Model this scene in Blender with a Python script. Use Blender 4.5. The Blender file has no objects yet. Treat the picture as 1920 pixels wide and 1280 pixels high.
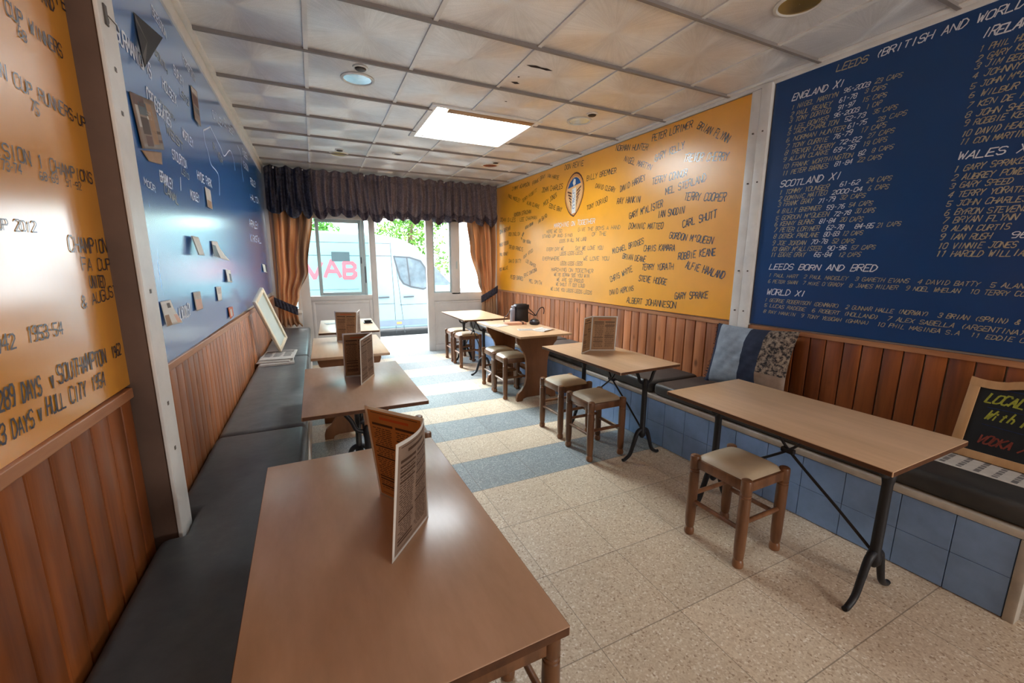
import bpy, bmesh, math, random
from mathutils import Vector, Matrix
sc = bpy.context.scene
C = sc.collection
R = math.radians

# ------------------------------------------------------------------ camera
def make_camera():
    f, yaw, pitch, roll = 774.04, 0.44242, 0.18588, 0.00371
    fwd = Vector((math.sin(yaw)*math.cos(pitch), math.cos(yaw)*math.cos(pitch), -math.sin(pitch)))
    right = Vector((math.cos(yaw), -math.sin(yaw), 0))
    up = right.cross(fwd)
    r2 = right*math.cos(roll) + up*math.sin(roll)
    u2 = -right*math.sin(roll) + up*math.cos(roll)
    cam = bpy.data.cameras.new('camera'); o = bpy.data.objects.new('camera', cam); C.objects.link(o)
    cam.sensor_width = 36.0; cam.lens = f/1920*36; cam.clip_start = 0.02; cam.clip_end = 200
    m = Matrix((r2, u2, -fwd)).transposed().to_4x4(); m.translation = Vector((0, 0, 1.3847))
    o.matrix_world = m
    sc.camera = o
make_camera()

# ------------------------------------------------------------------ sky, sun, lamps, exposure
W = bpy.data.worlds.new('sky'); sc.world = W; W.use_nodes = True
nt = W.node_tree; bg = nt.nodes['Background']
bg.inputs[0].default_value = (0.86, 0.94, 1.0, 1); bg.inputs[1].default_value = 2.4
def lamp(name, kind, energy, loc, aim, color=(1, 1, 1), **k):
    l = bpy.data.lights.new(name, kind); l.energy = energy; l.color = color
    for a, b in k.items(): setattr(l, a, b)
    o = bpy.data.objects.new(name, l); C.objects.link(o); o.location = loc
    o.rotation_euler = (Vector(aim)-Vector(loc)).to_track_quat('-Z', 'Y').to_euler()
    return o
lamp('sun', 'SUN', 6.0, (-3, 12, 8), (-3+3.0, 12-8.6, 8-6.0), (0.96, 0.98, 1.0), angle=R(32))
# unseen fill light added behind the viewer to brighten the near room
lamp('rear_fill_lamp', 'AREA', 22.0, (2.35, -2.7, 1.2), (0.4, 2.6, 2.3), (1.0, 0.95, 0.9), shape='RECTANGLE', size=1.1, size_y=0.9)
sc.view_settings.view_transform = 'Standard'; sc.view_settings.look = 'None'
sc.view_settings.exposure = 1.68; sc.view_settings.gamma = 1; sc.view_settings.use_curve_mapping = False

# ------------------------------------------------------------------ materials
def lin(c):
    return tuple(((x/255)/12.92 if x/255 <= 0.04045 else ((x/255+0.055)/1.055)**2.4) for x in c)
class NB:
    def __init__(s, name):
        s.m = bpy.data.materials.new(name); s.m.use_nodes = True; s.t = s.m.node_tree
        s.b = s.t.nodes['Principled BSDF']; s.out = s.t.nodes['Material Output']
    def n(s, kind, **k):
        x = s.t.nodes.new(kind)
        for a, b in k.items():
            if a.startswith('i'): x.inputs[int(a[1:])].default_value = b
            else: setattr(x, a, b)
        return x
    def l(s, a, b): s.t.links.new(a, b)
    def coord(s, scale=(1, 1, 1), loc=(0, 0, 0), rot=(0, 0, 0), kind='Object'):
        tc = s.n('ShaderNodeTexCoord'); mp = s.n('ShaderNodeMapping')
        mp.inputs['Scale'].default_value = scale; mp.inputs['Location'].default_value = loc; mp.inputs['Rotation'].default_value = rot
        s.l(tc.outputs[kind], mp.inputs[0]); return mp.outputs[0]
    def noise(s, vec, scale, detail=4, rough=0.6):
        x = s.n('ShaderNodeTexNoise'); x.inputs['Scale'].default_value = scale; x.inputs['Detail'].default_value = detail
        x.inputs['Roughness'].default_value = rough; s.l(vec, x.inputs['Vector']); return x.outputs[0]
    def ramp(s, fac, stops):
        x = s.n('ShaderNodeValToRGB'); e = x.color_ramp.elements
        while len(e) < len(stops): e.new(0.5)
        for q, (p, c) in zip(e, stops): q.position = p; q.color = (*c[:3], 1)
        s.l(fac, x.inputs[0]); return x.outputs[0]
    def math(s, op, a, b=None, clamp=False):
        x = s.n('ShaderNodeMath', operation=op, use_clamp=clamp)
        for i, v in enumerate((a, b)):
            if v is None: continue
            if isinstance(v, (int, float)): x.inputs[i].default_value = v
            else: s.l(v, x.inputs[i])
        return x.outputs[0]
    def mix(s, fac, a, b, blend='MIX'):
        x = s.n('ShaderNodeMix', data_type='RGBA', blend_type=blend)
        for i, v in ((0, fac), (6, a), (7, b)):
            if isinstance(v, (int, float)): x.inputs[i].default_value = v
            elif isinstance(v, tuple): x.inputs[i].default_value = (*v[:3], 1)
            else: s.l(v, x.inputs[i])
        return x.outputs[2]
    def bump(s, h, strength=0.3, dist=0.01):
        x = s.n('ShaderNodeBump'); x.inputs['Strength'].default_value = strength; x.inputs['Distance'].default_value = dist
        s.l(h, x.inputs['Height']); s.l(x.outputs[0], s.b.inputs['Normal'])
    def set(s, color=None, rough=None, spec=None, metal=None, **k):
        for key, v in (('Base Color', color), ('Roughness', rough), ('Specular IOR Level', spec), ('Metallic', metal)):
            if v is None: continue
            if isinstance(v, tuple): s.b.inputs[key].default_value = (*v[:3], 1)
            elif isinstance(v, (int, float)): s.b.inputs[key].default_value = v
            else: s.l(v, s.b.inputs[key])
        for key, v in k.items(): s.b.inputs[key.replace('_', ' ')].default_value = v
        return s.m
def paint(name, rgb, rough=0.5, spec=0.5, var=0.12, scale=6, bump=0.0, bscale=150, stretch=(1, 1, 1), metal=None):
    m = NB(name); c = lin(rgb); v = m.coord(stretch)
    n = m.noise(v, scale, 5)
    col = m.ramp(n, [(0.3, tuple(x*(1-var) for x in c)), (0.7, tuple(min(1, x*(1+var)) for x in c))])
    if bump: m.bump(m.noise(v, bscale, 3), bump, 0.004)
    return m.set(col, rough, spec, metal)
def wood(name, dark, light, rough=0.45, spec=0.4, grain=(30, 30, 2.2), island=0.35, knots=True, scale=1.0, bump=0.12):
    m = NB(name); v = m.coord(grain)
    n = m.noise(v, scale, 6, 0.62)
    col = m.ramp(n, [(0.28, lin(dark)), (0.5, tuple((a+b)/2 for a, b in zip(lin(dark), lin(light)))), (0.72, lin(light))])
    if knots:
        vo = m.n('ShaderNodeTexVoronoi'); vo.inputs['Scale'].default_value = 5.5
        m.l(m.coord((1, 1, 0.55)), vo.inputs['Vector'])
        k = m.ramp(vo.outputs['Distance'], [(0.05, (1, 1, 1)), (0.13, (0, 0, 0))])
        col = m.mix(m.math('MULTIPLY', k, 0.7), col, tuple(x*0.25 for x in lin(dark)))
    if island:
        g = m.n('ShaderNodeNewGeometry'); r = m.ramp(g.outputs['Random Per Island'], [(0, (1-island,)*3), (1, (1+island*0.3,)*3)])
        col = m.mix(1.0, col, r, 'MULTIPLY')
    if bump: m.bump(n, bump, 0.003)
    return m.set(col, rough, spec)
M = {}
def build_materials():
    M['white'] = paint('white_gloss_paint', (226, 224, 220), 0.4, 0.4, 0.08, 8)
    M['grey_frame'] = paint('pale_grey_frame_paint', (205, 200, 195), 0.45, 0.4, 0.06, 5)
    M['sash'] = paint('aluminium_sash', (172, 188, 190), 0.35, 0.5, 0.05, 5)
    M['grid_shaded'] = paint('shaded_grid_paint', (138, 130, 126), 0.6, 0.3, 0.08, 8)  # shade on the ceiling's cross bars painted in as a darker grey
    M['wall'] = paint('plaster', (190, 184, 176), 0.8, 0.2, 0.08, 3)
    M['brownpost'] = paint('brown_post_paint', (104, 82, 70), 0.6, 0.3, 0.15, 5)
    for nm, rgb, coat in (('orange', (250, 172, 24), 0.55), ('orange_glossy', (240, 160, 22), 1.0), ('blue', (2, 60, 116), 0.08)):
        m = NB(nm+'_board_paint'); v = m.coord(); c = lin(rgb)
        col = m.ramp(m.noise(v, 2.2, 5), [(0.3, tuple(x*0.9 for x in c)), (0.7, tuple(min(1, x*1.06) for x in c))])
        m.bump(m.noise(v, 40, 3), 0.06, 0.004)
        m.b.inputs['Coat Weight'].default_value = coat; m.b.inputs['Coat IOR'].default_value = 2.6 if nm == 'orange_glossy' else 2.1; m.b.inputs['Coat Roughness'].default_value = 0.30 if nm == 'orange' else 0.17
        M[nm] = m.set(col, 0.34, 0.5)
    # worn blue board: streaks where paint rubbed off and old posters stood
    m = NB('worn_blue_board_paint'); v = m.coord((1, 5, 0.55)); c = lin((40, 120, 204))
    s1 = m.noise(v, 2.5, 6, 0.7)
    col = m.mix(m.ramp(s1, [(0.56, (0, 0, 0)), (0.75, (0.5,)*3)]), tuple(c), lin((130, 172, 212)))
    m.bump(m.noise(m.coord(), 30, 3), 0.08, 0.004)
    m.b.inputs['Coat Weight'].default_value = 1.0; m.b.inputs['Coat IOR'].default_value = 2.1; m.b.inputs['Coat Roughness'].default_value = 0.17; M['blue_worn'] = m.set(col, 0.27, 0.6)
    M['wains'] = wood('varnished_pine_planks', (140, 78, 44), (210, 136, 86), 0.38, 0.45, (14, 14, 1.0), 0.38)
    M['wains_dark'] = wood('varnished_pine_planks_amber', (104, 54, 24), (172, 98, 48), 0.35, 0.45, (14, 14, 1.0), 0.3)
    M['cap'] = wood('pine_cap_strip', (150, 92, 58), (206, 150, 108), 0.4, 0.4, (14, 1.5, 14), 0.1, False)
    M['tabletop'] = wood('beech_veneer', (200, 164, 128), (220, 184, 148), 0.33, 0.5, (22, 2.0, 22), 0.1, False, 1.0, 0.03)
    M['tabletop_dark'] = wood('worn_beech_veneer', (170, 134, 106), (194, 156, 128), 0.27, 0.5, (10, 2.6, 10), 0.1, False, 1.0, 0.04)
    M['edge_shade'] = wood('table_edge_shade', (66, 40, 24), (104, 66, 40), 0.5, 0.3, (20, 2, 20), 0, False)  # shaded look of the table edges put into a darker wood colour
    M['trestle'] = wood('brown_trestle_wood', (112, 72, 44), (146, 98, 62), 0.5, 0.4, (8, 8, 1.5), 0.1, False)
    M['stoolwood'] = wood('stool_wood', (92, 58, 36), (146, 100, 66), 0.36, 0.5, (18, 18, 3), 0.25, False)
    M['seat'] = paint('beige_vinyl', (190, 174, 148), 0.42, 0.45, 0.10, 7, 0.05)
    M['iron'] = paint('black_cast_iron', (26, 26, 30), 0.5, 0.4, 0.2, 20, 0.15, 90)
    M['leather'] = NB('worn_black_vinyl'); m = M['leather']; v = m.coord()
    col = m.ramp(m.noise(v, 5, 6, 0.7), [(0.3, lin((50, 52, 56))), (0.62, lin((72, 74, 76))), (0.8, lin((92, 92, 90)))])
    m.bump(m.noise(v, 9, 4), 0.12, 0.01)
    M['leather'] = m.set(col, 0.42, 0.5)
    m = NB('greyed_vinyl'); v = m.coord(); m.bump(m.noise(v, 9, 4), 0.12, 0.01)
    M['leather_grey'] = m.set(m.ramp(m.noise(v, 5, 6, 0.7), [(0.3, lin((78, 80, 82))), (0.62, lin((104, 106, 106))), (0.8, lin((126, 124, 118)))]), 0.36, 0.55)
    m = NB('black_vinyl'); v = m.coord(); m.bump(m.noise(v, 12, 4), 0.1, 0.01)
    M['leather_dark'] = m.set(m.ramp(m.noise(v, 5, 5), [(0.3, lin((42, 42, 42))), (0.75, lin((66, 64, 62)))]), 0.42, 0.45)
    M['bluetile'] = paint('blue_painted_panel', (132, 164, 208), 0.55, 0.35, 0.14, 7, 0.08, 60)
    M['grout'] = paint('dark_joint', (52, 66, 88), 0.8, 0.2, 0.1)
    M['benchedge'] = paint('limed_wood_edge', (176, 168, 156), 0.6, 0.3, 0.15, 12)
    M['orangecloth'] = NB('bronze_satin'); m = M['orangecloth']; v = m.coord((11, 6, 0.25))
    col = m.ramp(m.noise(v, 1.0, 1), [(0.35, lin((128, 94, 68))), (0.5, lin((188, 138, 92))), (0.62, lin((220, 176, 132)))])  # fold highlights and shade painted in as pale and dark streaks
    tr = m.n('ShaderNodeBsdfTranslucent'); m.l(col, tr.inputs[0]); mx = m.n('ShaderNodeMixShader', i0=0.3)
    m.set(col, 0.38, 0.4); m.b.inputs['Sheen Weight'].default_value = 0.3
    m.l(m.b.outputs[0], mx.inputs[1]); m.l(tr.outputs[0], mx.inputs[2]); m.l(mx.outputs[0], m.out.inputs[0]); M['orangecloth'] = m.m
    def cloth(name, rgb, rgb2, transl, scale=16):
        m = NB(name); v = m.coord()
        w = m.n('ShaderNodeTexVoronoi'); w.feature = 'F1'; w.inputs['Scale'].default_value = scale; m.l(v, w.inputs['Vector'])
        col = m.ramp(m.math('ADD', m.math('MULTIPLY', w.outputs['Distance'], 0.6), m.math('MULTIPLY', m.noise(v, 30, 4), 0.6)), [(0.42, lin(rgb)), (0.7, lin(rgb2))])
        tr = m.n('ShaderNodeBsdfTranslucent'); m.l(col, tr.inputs[0]); mx = m.n('ShaderNodeMixShader', i0=transl)
        m.set(col, 0.5, 0.35)
        m.l(m.b.outputs[0], mx.inputs[1]); m.l(tr.outputs[0], mx.inputs[2]); m.l(mx.outputs[0], m.out.inputs[0]); return m.m
    M['valance'] = cloth('plum_taffeta', (104, 92, 98), (136, 122, 126), 0.30, 70)
    M['lace'] = cloth('dark_plum_lace', (54, 46, 56), (98, 86, 94), 0.25, 70)
    M['damask'] = cloth('black_damask', (24, 25, 37), (60, 58, 72), 0.08, 40)
    M['paper'] = paint('white_paper', (222, 218, 210), 0.6, 0.3, 0.04)
    M['picture'] = paint('pale_picture_sheet', (214, 228, 222), 0.2, 0.5, 0.04)
    M['kraft'] = paint('brown_printed_paper', (158, 120, 84), 0.55, 0.3, 0.12, 20)
    M['kraft_warm'] = paint('tan_printed_paper', (176, 122, 66), 0.55, 0.3, 0.12, 20)
    M['kraft_grey'] = paint('sepia_printed_paper', (132, 110, 94), 0.5, 0.35, 0.2, 14)
    M['print'] = paint('brown_print', (74, 52, 38), 0.6, 0.3)
    M['print_orange'] = paint('orange_print', (190, 92, 48), 0.6, 0.3)
    M['newsprint'] = paint('newsprint', (196, 190, 182), 0.75, 0.2, 0.1, 25)
    M['newsink'] = paint('grey_news_ink', (120, 116, 114), 0.75, 0.2)
    M['k'] = paint('navy_black_lettering', (34, 34, 48), 0.5, 0.3, 0.3, 40)
    M['w'] = paint('white_lettering', (222, 226, 236), 0.5, 0.3, 0.12, 30)
    M['o'] = paint('gold_lettering', (170, 160, 136), 0.5, 0.3, 0.3, 40)
    M['g'] = paint('grey_lettering', (120, 112, 104), 0.5, 0.3, 0.2, 40)
    for q in 'kwog':
        pb = M[q].node_tree.nodes['Principled BSDF']; pb.inputs['Coat Weight'].default_value = 0.7 if q == 'k' else 0.3; pb.inputs['Coat IOR'].default_value = 2.5 if q == 'k' else 2.1; pb.inputs['Coat Roughness'].default_value = 0.26
    M['cream'] = paint('cream_paint', (238, 226, 200), 0.5, 0.3)
    M['tan_pale'] = paint('pale_tan_paint', (226, 178, 120), 0.5, 0.3)
    M['tan'] = paint('tan_paint', (216, 150, 84), 0.5, 0.3)
    M['crestblue'] = paint('crest_blue', (36, 88, 146), 0.5, 0.3)
    M['crestbrown'] = paint('crest_brown', (96, 58, 42), 0.5, 0.3)
    M['slate'] = paint('chalkboard_slate', (24, 27, 30), 0.6, 0.3, 0.3, 6)
    M['palewood'] = wood('pale_pine_frame', (176, 132, 88), (204, 162, 116), 0.5, 0.35, (12, 2, 12), 0.1, False)
    M['chalk_yellow'] = paint('yellow_chalk', (150, 152, 62), 0.9, 0.1, 0.3, 60)
    M['chalk_red'] = paint('red_chalk', (118, 60, 50), 0.9, 0.1, 0.3, 60)
    M['chalk_blue'] = paint('blue_chalk', (40, 56, 100), 0.9, 0.1, 0.3, 60)
    M['black'] = paint('black_plastic', (20, 20, 22), 0.45, 0.4)
    M['bag'] = paint('black_leather', (24, 20, 24), 0.45, 0.45, 0.3, 10, 0.08)
    M['bag_grey'] = paint('grey_leather', (120, 116, 124), 0.4, 0.5, 0.15, 10)
    M['strap'] = paint('dark_brown_strap', (52, 26, 20), 0.5, 0.4)
    M['wallet'] = paint('pink_tan_leather', (206, 152, 122), 0.45, 0.4, 0.1)
    M['denim'] = paint('faded_denim', (138, 148, 160), 0.85, 0.2, 0.28, 9, 0.2, 200, (1, 1, 1))
    M['denim_dark'] = paint('navy_denim', (44, 50, 68), 0.85, 0.2, 0.3, 9, 0.2, 200)
    m = NB('floral_patch'); v = m.coord(); wv = m.n('ShaderNodeTexVoronoi'); wv.inputs['Scale'].default_value = 30; m.l(v, wv.inputs['Vector'])
    M['floral'] = m.set(m.ramp(m.noise(v, 45, 3, 0.7), [(0.42, lin((44, 42, 44))), (0.5, lin((112, 98, 88))), (0.62, lin((150, 134, 118)))]), 0.85, 0.2)
    M['chrome'] = paint('steel', (190, 190, 190), 0.25, 0.5, 0.03, metal=1.0)
    M['screw'] = paint('dark_screw_head', (92, 84, 78), 0.5, 0.4)
    M['lampring'] = paint('white_lamp_rim', (214, 212, 206), 0.35, 0.5, 0.04)
    for nm, rgb, mt in (('refl_white', (208, 226, 236), 0.7), ('refl_gold', (168, 134, 60), 0.7), ('refl_yellow', (206, 190, 110), 0.5), ('refl_copper', (190, 112, 66), 0.6)):
        M[nm] = paint(nm, rgb, 0.25, 0.5, 0.05, metal=mt)
    M['lampdark'] = paint('dark_lamp_socket', (62, 50, 42), 0.5, 0.4)
    M['battenwood'] = wood('brown_batten', (146, 104, 66), (186, 146, 104), 0.6, 0.3, (3, 16, 16), 0.1, False)
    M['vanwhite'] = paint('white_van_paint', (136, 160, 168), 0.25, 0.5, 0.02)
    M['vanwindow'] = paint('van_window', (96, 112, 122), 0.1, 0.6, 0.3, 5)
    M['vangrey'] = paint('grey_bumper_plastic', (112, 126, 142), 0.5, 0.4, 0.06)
    M['vandark'] = paint('dark_seal', (74, 80, 86), 0.5, 0.4)
    M['rubber'] = paint('tyre_rubber', (30, 30, 32), 0.8, 0.2)
    M['vanred'] = paint('faded_red_sign_lettering', (206, 96, 108), 0.5, 0.3)
    M['amber'] = paint('amber_reflector', (226, 150, 90), 0.4, 0.4)
    M['asphalt'] = paint('asphalt', (120, 120, 120), 0.9, 0.2, 0.15, 8)
    M['paving'] = paint('pale_paving', (212, 212, 208), 0.8, 0.2, 0.08, 8)
    M['leaf'] = NB('leaves'); m = M['leaf']; g = m.n('ShaderNodeNewGeometry')
    col = m.ramp(g.outputs['Random Per Island'], [(0, lin((58, 96, 40))), (0.5, lin((96, 146, 58))), (1, lin((146, 186, 96)))])
    tr = m.n('ShaderNodeBsdfTranslucent'); m.l(col, tr.inputs[0]); mx = m.n('ShaderNodeMixShader', i0=0.5); m.set(col, 0.6, 0.3)
    m.l(m.b.outputs[0], mx.inputs[1]); m.l(tr.outputs[0], mx.inputs[2]); m.l(mx.outputs[0], m.out.inputs[0]); M['leaf'] = m.m
    M['bark'] = paint('bark', (110, 92, 74), 0.9, 0.1, 0.2)
    # window glass: thin pane, lets light through and mirrors a little
    def glass(name, tint, refl):
        m = NB(name); tb = m.n('ShaderNodeBsdfTransparent'); tb.inputs[0].default_value = (*tint, 1)
        gl = m.n('ShaderNodeBsdfGlossy'); gl.inputs['Roughness'].default_value = 0.02
        fr = m.n('ShaderNodeFresnel'); fr.inputs[0].default_value = 1.35
        mx = m.n('ShaderNodeMixShader'); m.l(m.math('MULTIPLY', fr.outputs[0], refl), mx.inputs[0])
        m.l(tb.outputs[0], mx.inputs[1]); m.l(gl.outputs[0], mx.inputs[2]); m.l(mx.outputs[0], m.out.inputs[0]); return m.m
    M['glass'] = glass('clear_pane', (0.97, 0.99, 0.99), 1.0)
    M['glass_green'] = glass('green_tinted_pane', (0.84, 0.97, 0.96), 1.0)
    M['glass_van'] = glass('van_pane', (0.72, 0.80, 0.84), 1.5)
    m = NB('skylight_diffuser'); em = m.n('ShaderNodeEmission'); em.inputs[0].default_value = (0.86, 0.95, 1.0, 1); em.inputs[1].default_value = 11.0
    m.l(em.outputs[0], m.out.inputs[0]); M['skylight'] = m.m
    # ceiling tile: pressed fan texture around each tile centre
    m = NB('fan_textured_ceiling_tile'); tc = m.n('ShaderNodeTexCoord'); sx = m.n('ShaderNodeSeparateXYZ'); m.l(tc.outputs['Object'], sx.inputs[0])
    def cell(o, off):
        a = m.math('DIVIDE', m.math('SUBTRACT', o, off), 0.6)
        return m.math('SUBTRACT', m.math('FRACT', a), 0.5)
    cx, cy = cell(sx.outputs[0], 0.053-6.0), cell(sx.outputs[1], 2.905-12.0)
    ang = m.math('ARCTAN2', cy, cx)
    cmb = m.n('ShaderNodeCombineXYZ'); m.l(m.math('MULTIPLY', ang, 9.0), cmb.inputs[0]); m.l(m.math('ADD', cx, cy), cmb.inputs[1])
    rays = m.noise(cmb.outputs[0], 2.2, 3)
    v = m.coord(); n1 = m.noise(v, 1.3, 5, 0.7); n2 = m.noise(v, 260, 2)
    base = m.ramp(n1, [(0.35, lin((222, 217, 213))), (0.62, lin((242, 241, 240)))])
    rayc = m.ramp(rays, [(0.3, (0.9,)*3), (0.7, (1.04,)*3)])
    col = m.mix(1.0, base, rayc, 'MULTIPLY')
    spot = m.ramp(n2, [(0.36, (0.78,)*3), (0.55, (1.0,)*3)])
    col = m.mix(0.6, col, spot, 'MULTIPLY')
    tg = m.n('ShaderNodeCombineXYZ'); m.l(cx, tg.inputs[0]); m.l(cy, tg.inputs[1])
    nv = m.n('ShaderNodeVectorMath', operation='NORMALIZE'); m.l(tg.outputs[0], nv.inputs[0]); m.l(nv.outputs[0], m.b.inputs['Tangent'])
    m.b.inputs['Anisotropic'].default_value = 0.92
    m.bump(m.math('ADD', n2, m.math('MULTIPLY', rays, 0.8)), 0.25, 0.004)
    M['ceiling'] = m.set(col, 0.40, 1.0, 0.28)
    # terrazzo floor: grey bands across a cream floor in 0.397 m tiles
    m = NB('terrazzo_tiles'); tc = m.n('ShaderNodeTexCoord'); mp = m.n('ShaderNodeMapping'); mp.inputs['Rotation'].default_value = (0, 0, -0.005); m.l(tc.outputs['Object'], mp.inputs[0])
    sx = m.n('ShaderNodeSeparateXYZ'); m.l(mp.outputs[0], sx.inputs[0])
    T = 0.397
    ky = m.math('DIVIDE', m.math('SUBTRACT', sx.outputs[1], 1.407), T); kx = m.math('DIVIDE', m.math('SUBTRACT', sx.outputs[0], 0.852), T)
    band = m.math('LESS_THAN', m.math('FRACT', m.math('DIVIDE', m.math('ADD', ky, 20.0), 2.0)), 0.5)
    band = m.math('MULTIPLY', band, m.math('GREATER_THAN', ky, 1.5))
    def joint(k, w):
        f = m.math('FRACT', m.math('ADD', k, 40.0)); d = m.math('MINIMUM', f, m.math('SUBTRACT', 1.0, f)); return m.math('LESS_THAN', d, w)
    jt = m.math('MAXIMUM', joint(ky, 0.005), joint(kx, 0.004))
    fl = m.n('ShaderNodeCombineXYZ'); m.l(m.math('FLOOR', kx), fl.inputs[0]); m.l(m.math('FLOOR', ky), fl.inputs[1])
    wn = m.n('ShaderNodeTexWhiteNoise', noise_dimensions='3D'); m.l(fl.outputs[0], wn.inputs[0])
    vec = mp.outputs[0]
    def chips(scale, stops):
        vo = m.n('ShaderNodeTexVoronoi'); vo.inputs['Scale'].default_value = scale; m.l(vec, vo.inputs['Vector'])
        sp = m.n('ShaderNodeSeparateColor'); m.l(vo.outputs['Color'], sp.inputs[0])
        return m.ramp(sp.outputs[0], stops)
    cream = chips(150, [(0.0, lin((168, 142, 116))), (0.10, lin((202, 180, 154))), (0.55, lin((214, 195, 169))), (0.9, lin((222, 205, 180))), (0.97, lin((236, 225, 208)))])
    grey = chips(170, [(0.0, lin((116, 124, 126))), (0.2, lin((138, 147, 149))), (0.8, lin((152, 160, 162))), (0.97, lin((186, 190, 190)))])
    col = m.mix(band, cream, grey)
    col = m.mix(1.0, col, m.ramp(wn.outputs[0], [(0, (0.93,)*3), (1, (1.05,)*3)]), 'MULTIPLY')
    col = m.mix(0.5, col, m.ramp(m.noise(vec, 2.5, 5), [(0.3, (0.86,)*3), (0.7, (1.05,)*3)]), 'MULTIPLY')
    col = m.mix(m.math('MULTIPLY', jt, 0.6), col, lin((96, 80, 66)))
    M['floor'] = m.set(col, 0.42, 0.4)
build_materials()

# ------------------------------------------------------------------ mesh helpers
def obj(name, bm, mat, parent=None, smooth=None, loc=None):
    me = bpy.data.meshes.new(name); bm.normal_update(); bm.to_mesh(me); bm.free()
    for x in (mat if isinstance(mat, (list, tuple)) else [mat]): me.materials.append(M[x] if isinstance(x, str) else x)
    if smooth is not None:
        for p in me.polygons: p.use_smooth = True
        me.set_sharp_from_angle(angle=R(smooth))
    o = bpy.data.objects.new(name, me); C.objects.link(o)
    if parent is not None: o.parent = parent
    if loc is not None: o.location = loc
    return o
def tag(o, label, cat, group=None, kind=None):
    o['label'] = label; o['category'] = cat
    if group: o['group'] = group
    if kind: o['kind'] = kind
    return o
def thing(name, label, cat, loc=(0, 0, 0), rz=0, group=None):
    o = bpy.data.objects.new(name, None); C.objects.link(o); o.location = loc; o.rotation_euler = (0, 0, rz); o.empty_display_size = 0.05
    return tag(o, label, cat, group)
def struct(name, bm, mat, parent=None, smooth=None):
    o = obj(name, bm, mat, parent, smooth)
    if parent is None: o['kind'] = 'structure'
    return o
def B(): return bmesh.new()
def box(bm, lo, hi, bev=0.0, seg=2, mat=Matrix(), mi=0):
    t = bmesh.new(); bmesh.ops.create_cube(t, size=1)
    lo, hi = Vector(lo), Vector(hi)
    for v in t.verts: v.co = Vector([(lo[i]+hi[i])/2 + v.co[i]*(hi[i]-lo[i]) for i in range(3)])
    if bev: bmesh.ops.bevel(t, geom=list(t.edges), offset=bev, segments=seg, profile=0.5, affect='EDGES')
    merge(bm, t, mat, mi); return bm
def merge(bm, t, mat=Matrix(), mi=0):
    mp = {}
    for v in t.verts: mp[v] = bm.verts.new(mat @ v.co)
    for f in t.faces:
        try: q = bm.faces.new([mp[v] for v in f.verts]); q.material_index = mi
        except ValueError: pass
    t.free()
def prism(bm, pts, axis, a, b, bev=0.0, mi=0, seg=2):
    """outline pts (2-D) extruded along axis from a to b; axis x: pts=(y,z), y: (x,z), z: (x,y)"""
    def P(p, d): return {'x': (d, p[0], p[1]), 'y': (p[0], d, p[1]), 'z': (p[0], p[1], d)}[axis]
    t = bmesh.new()
    lo = [t.verts.new(P(p, a)) for p in pts]; hi = [t.verts.new(P(p, b)) for p in pts]
    n = len(pts); t.faces.new(lo); t.faces.new(hi[::-1])
    for i in range(n): t.faces.new((lo[i], hi[i], hi[(i+1) % n], lo[(i+1) % n]))
    bmesh.ops.recalc_face_normals(t, faces=list(t.faces))
    if bev: bmesh.ops.bevel(t, geom=list(t.edges), offset=bev, segments=seg, profile=0.5, affect='EDGES')
    merge(bm, t, Matrix(), mi); return bm
def tube(bm, pts, rad, n=10, cap=True):
    pts = [Vector(p) for p in pts]
    if isinstance(rad, (int, float)): rad = [rad]*len(pts)
    rings = []; ref = None
    for i, p in enumerate(pts):
        d = (pts[min(i+1, len(pts)-1)] - pts[max(i-1, 0)]).normalized()
        if ref is None:
            ref = d.cross(Vector((0, 0, 1)) if abs(d.z) < 0.9 else Vector((1, 0, 0))).normalized()
        ref = (ref - d*ref.dot(d)).normalized(); bi = d.cross(ref)
        rings.append([bm.verts.new(p + (ref*math.cos(a) + bi*math.sin(a))*rad[i]) for a in [2*math.pi*k/n for k in range(n)]])
    for a, b in zip(rings, rings[1:]):
        for k in range(n): bm.faces.new((a[k], a[(k+1) % n], b[(k+1) % n], b[k]))
    if cap: bm.faces.new(rings[0][::-1]); bm.faces.new(rings[-1])
    return bm
def lathe(bm, prof, c=(0, 0, 0), n=20):
    """prof: list of (radius, z) bottom to top"""
    return tube(bm, [(c[0], c[1], c[2]+z) for r, z in prof], [max(r, 1e-4) for r, z in prof], n) if False else _lathe(bm, prof, c, n)
def _lathe(bm, prof, c, n):
    rings = [[bm.verts.new((c[0]+r*math.cos(2*math.pi*k/n), c[1]+r*math.sin(2*math.pi*k/n), c[2]+z)) for k in range(n)] for r, z in prof]
    for a, b in zip(rings, rings[1:]):
        for k in range(n): bm.faces.new((a[k], a[(k+1) % n], b[(k+1) % n], b[k]))
    bm.faces.new(rings[0][::-1]); bm.faces.new(rings[-1]); return bm
def smoothpath(pts, n=6):
    out = []; P = [Vector(p) for p in pts]
    for i in range(len(P)-1):
        p0, p1, p2, p3 = P[max(i-1, 0)], P[i], P[i+1], P[min(i+2, len(P)-1)]
        for k in range(n):
            t = k/n
            out.append(0.5*((2*p1)+(p2-p0)*t+(2*p0-5*p1+4*p2-p3)*t*t+(3*p1-p0-3*p2+p3)*t**3))
    out.append(P[-1]); return out
def grid(bm, nu, nv, fn, mi=0):
    vs = [[bm.verts.new(fn(i/nu, j/nv)) for j in range(nv+1)] for i in range(nu+1)]
    for i in range(nu):
        for j in range(nv):
            f = bm.faces.new((vs[i][j], vs[i+1][j], vs[i+1][j+1], vs[i][j+1])); f.material_index = mi
    return bm
def solid(o, t, off=0.0):
    md = o.modifiers.new('thickness', 'SOLIDIFY'); md.thickness = t; md.offset = off; return o

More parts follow.
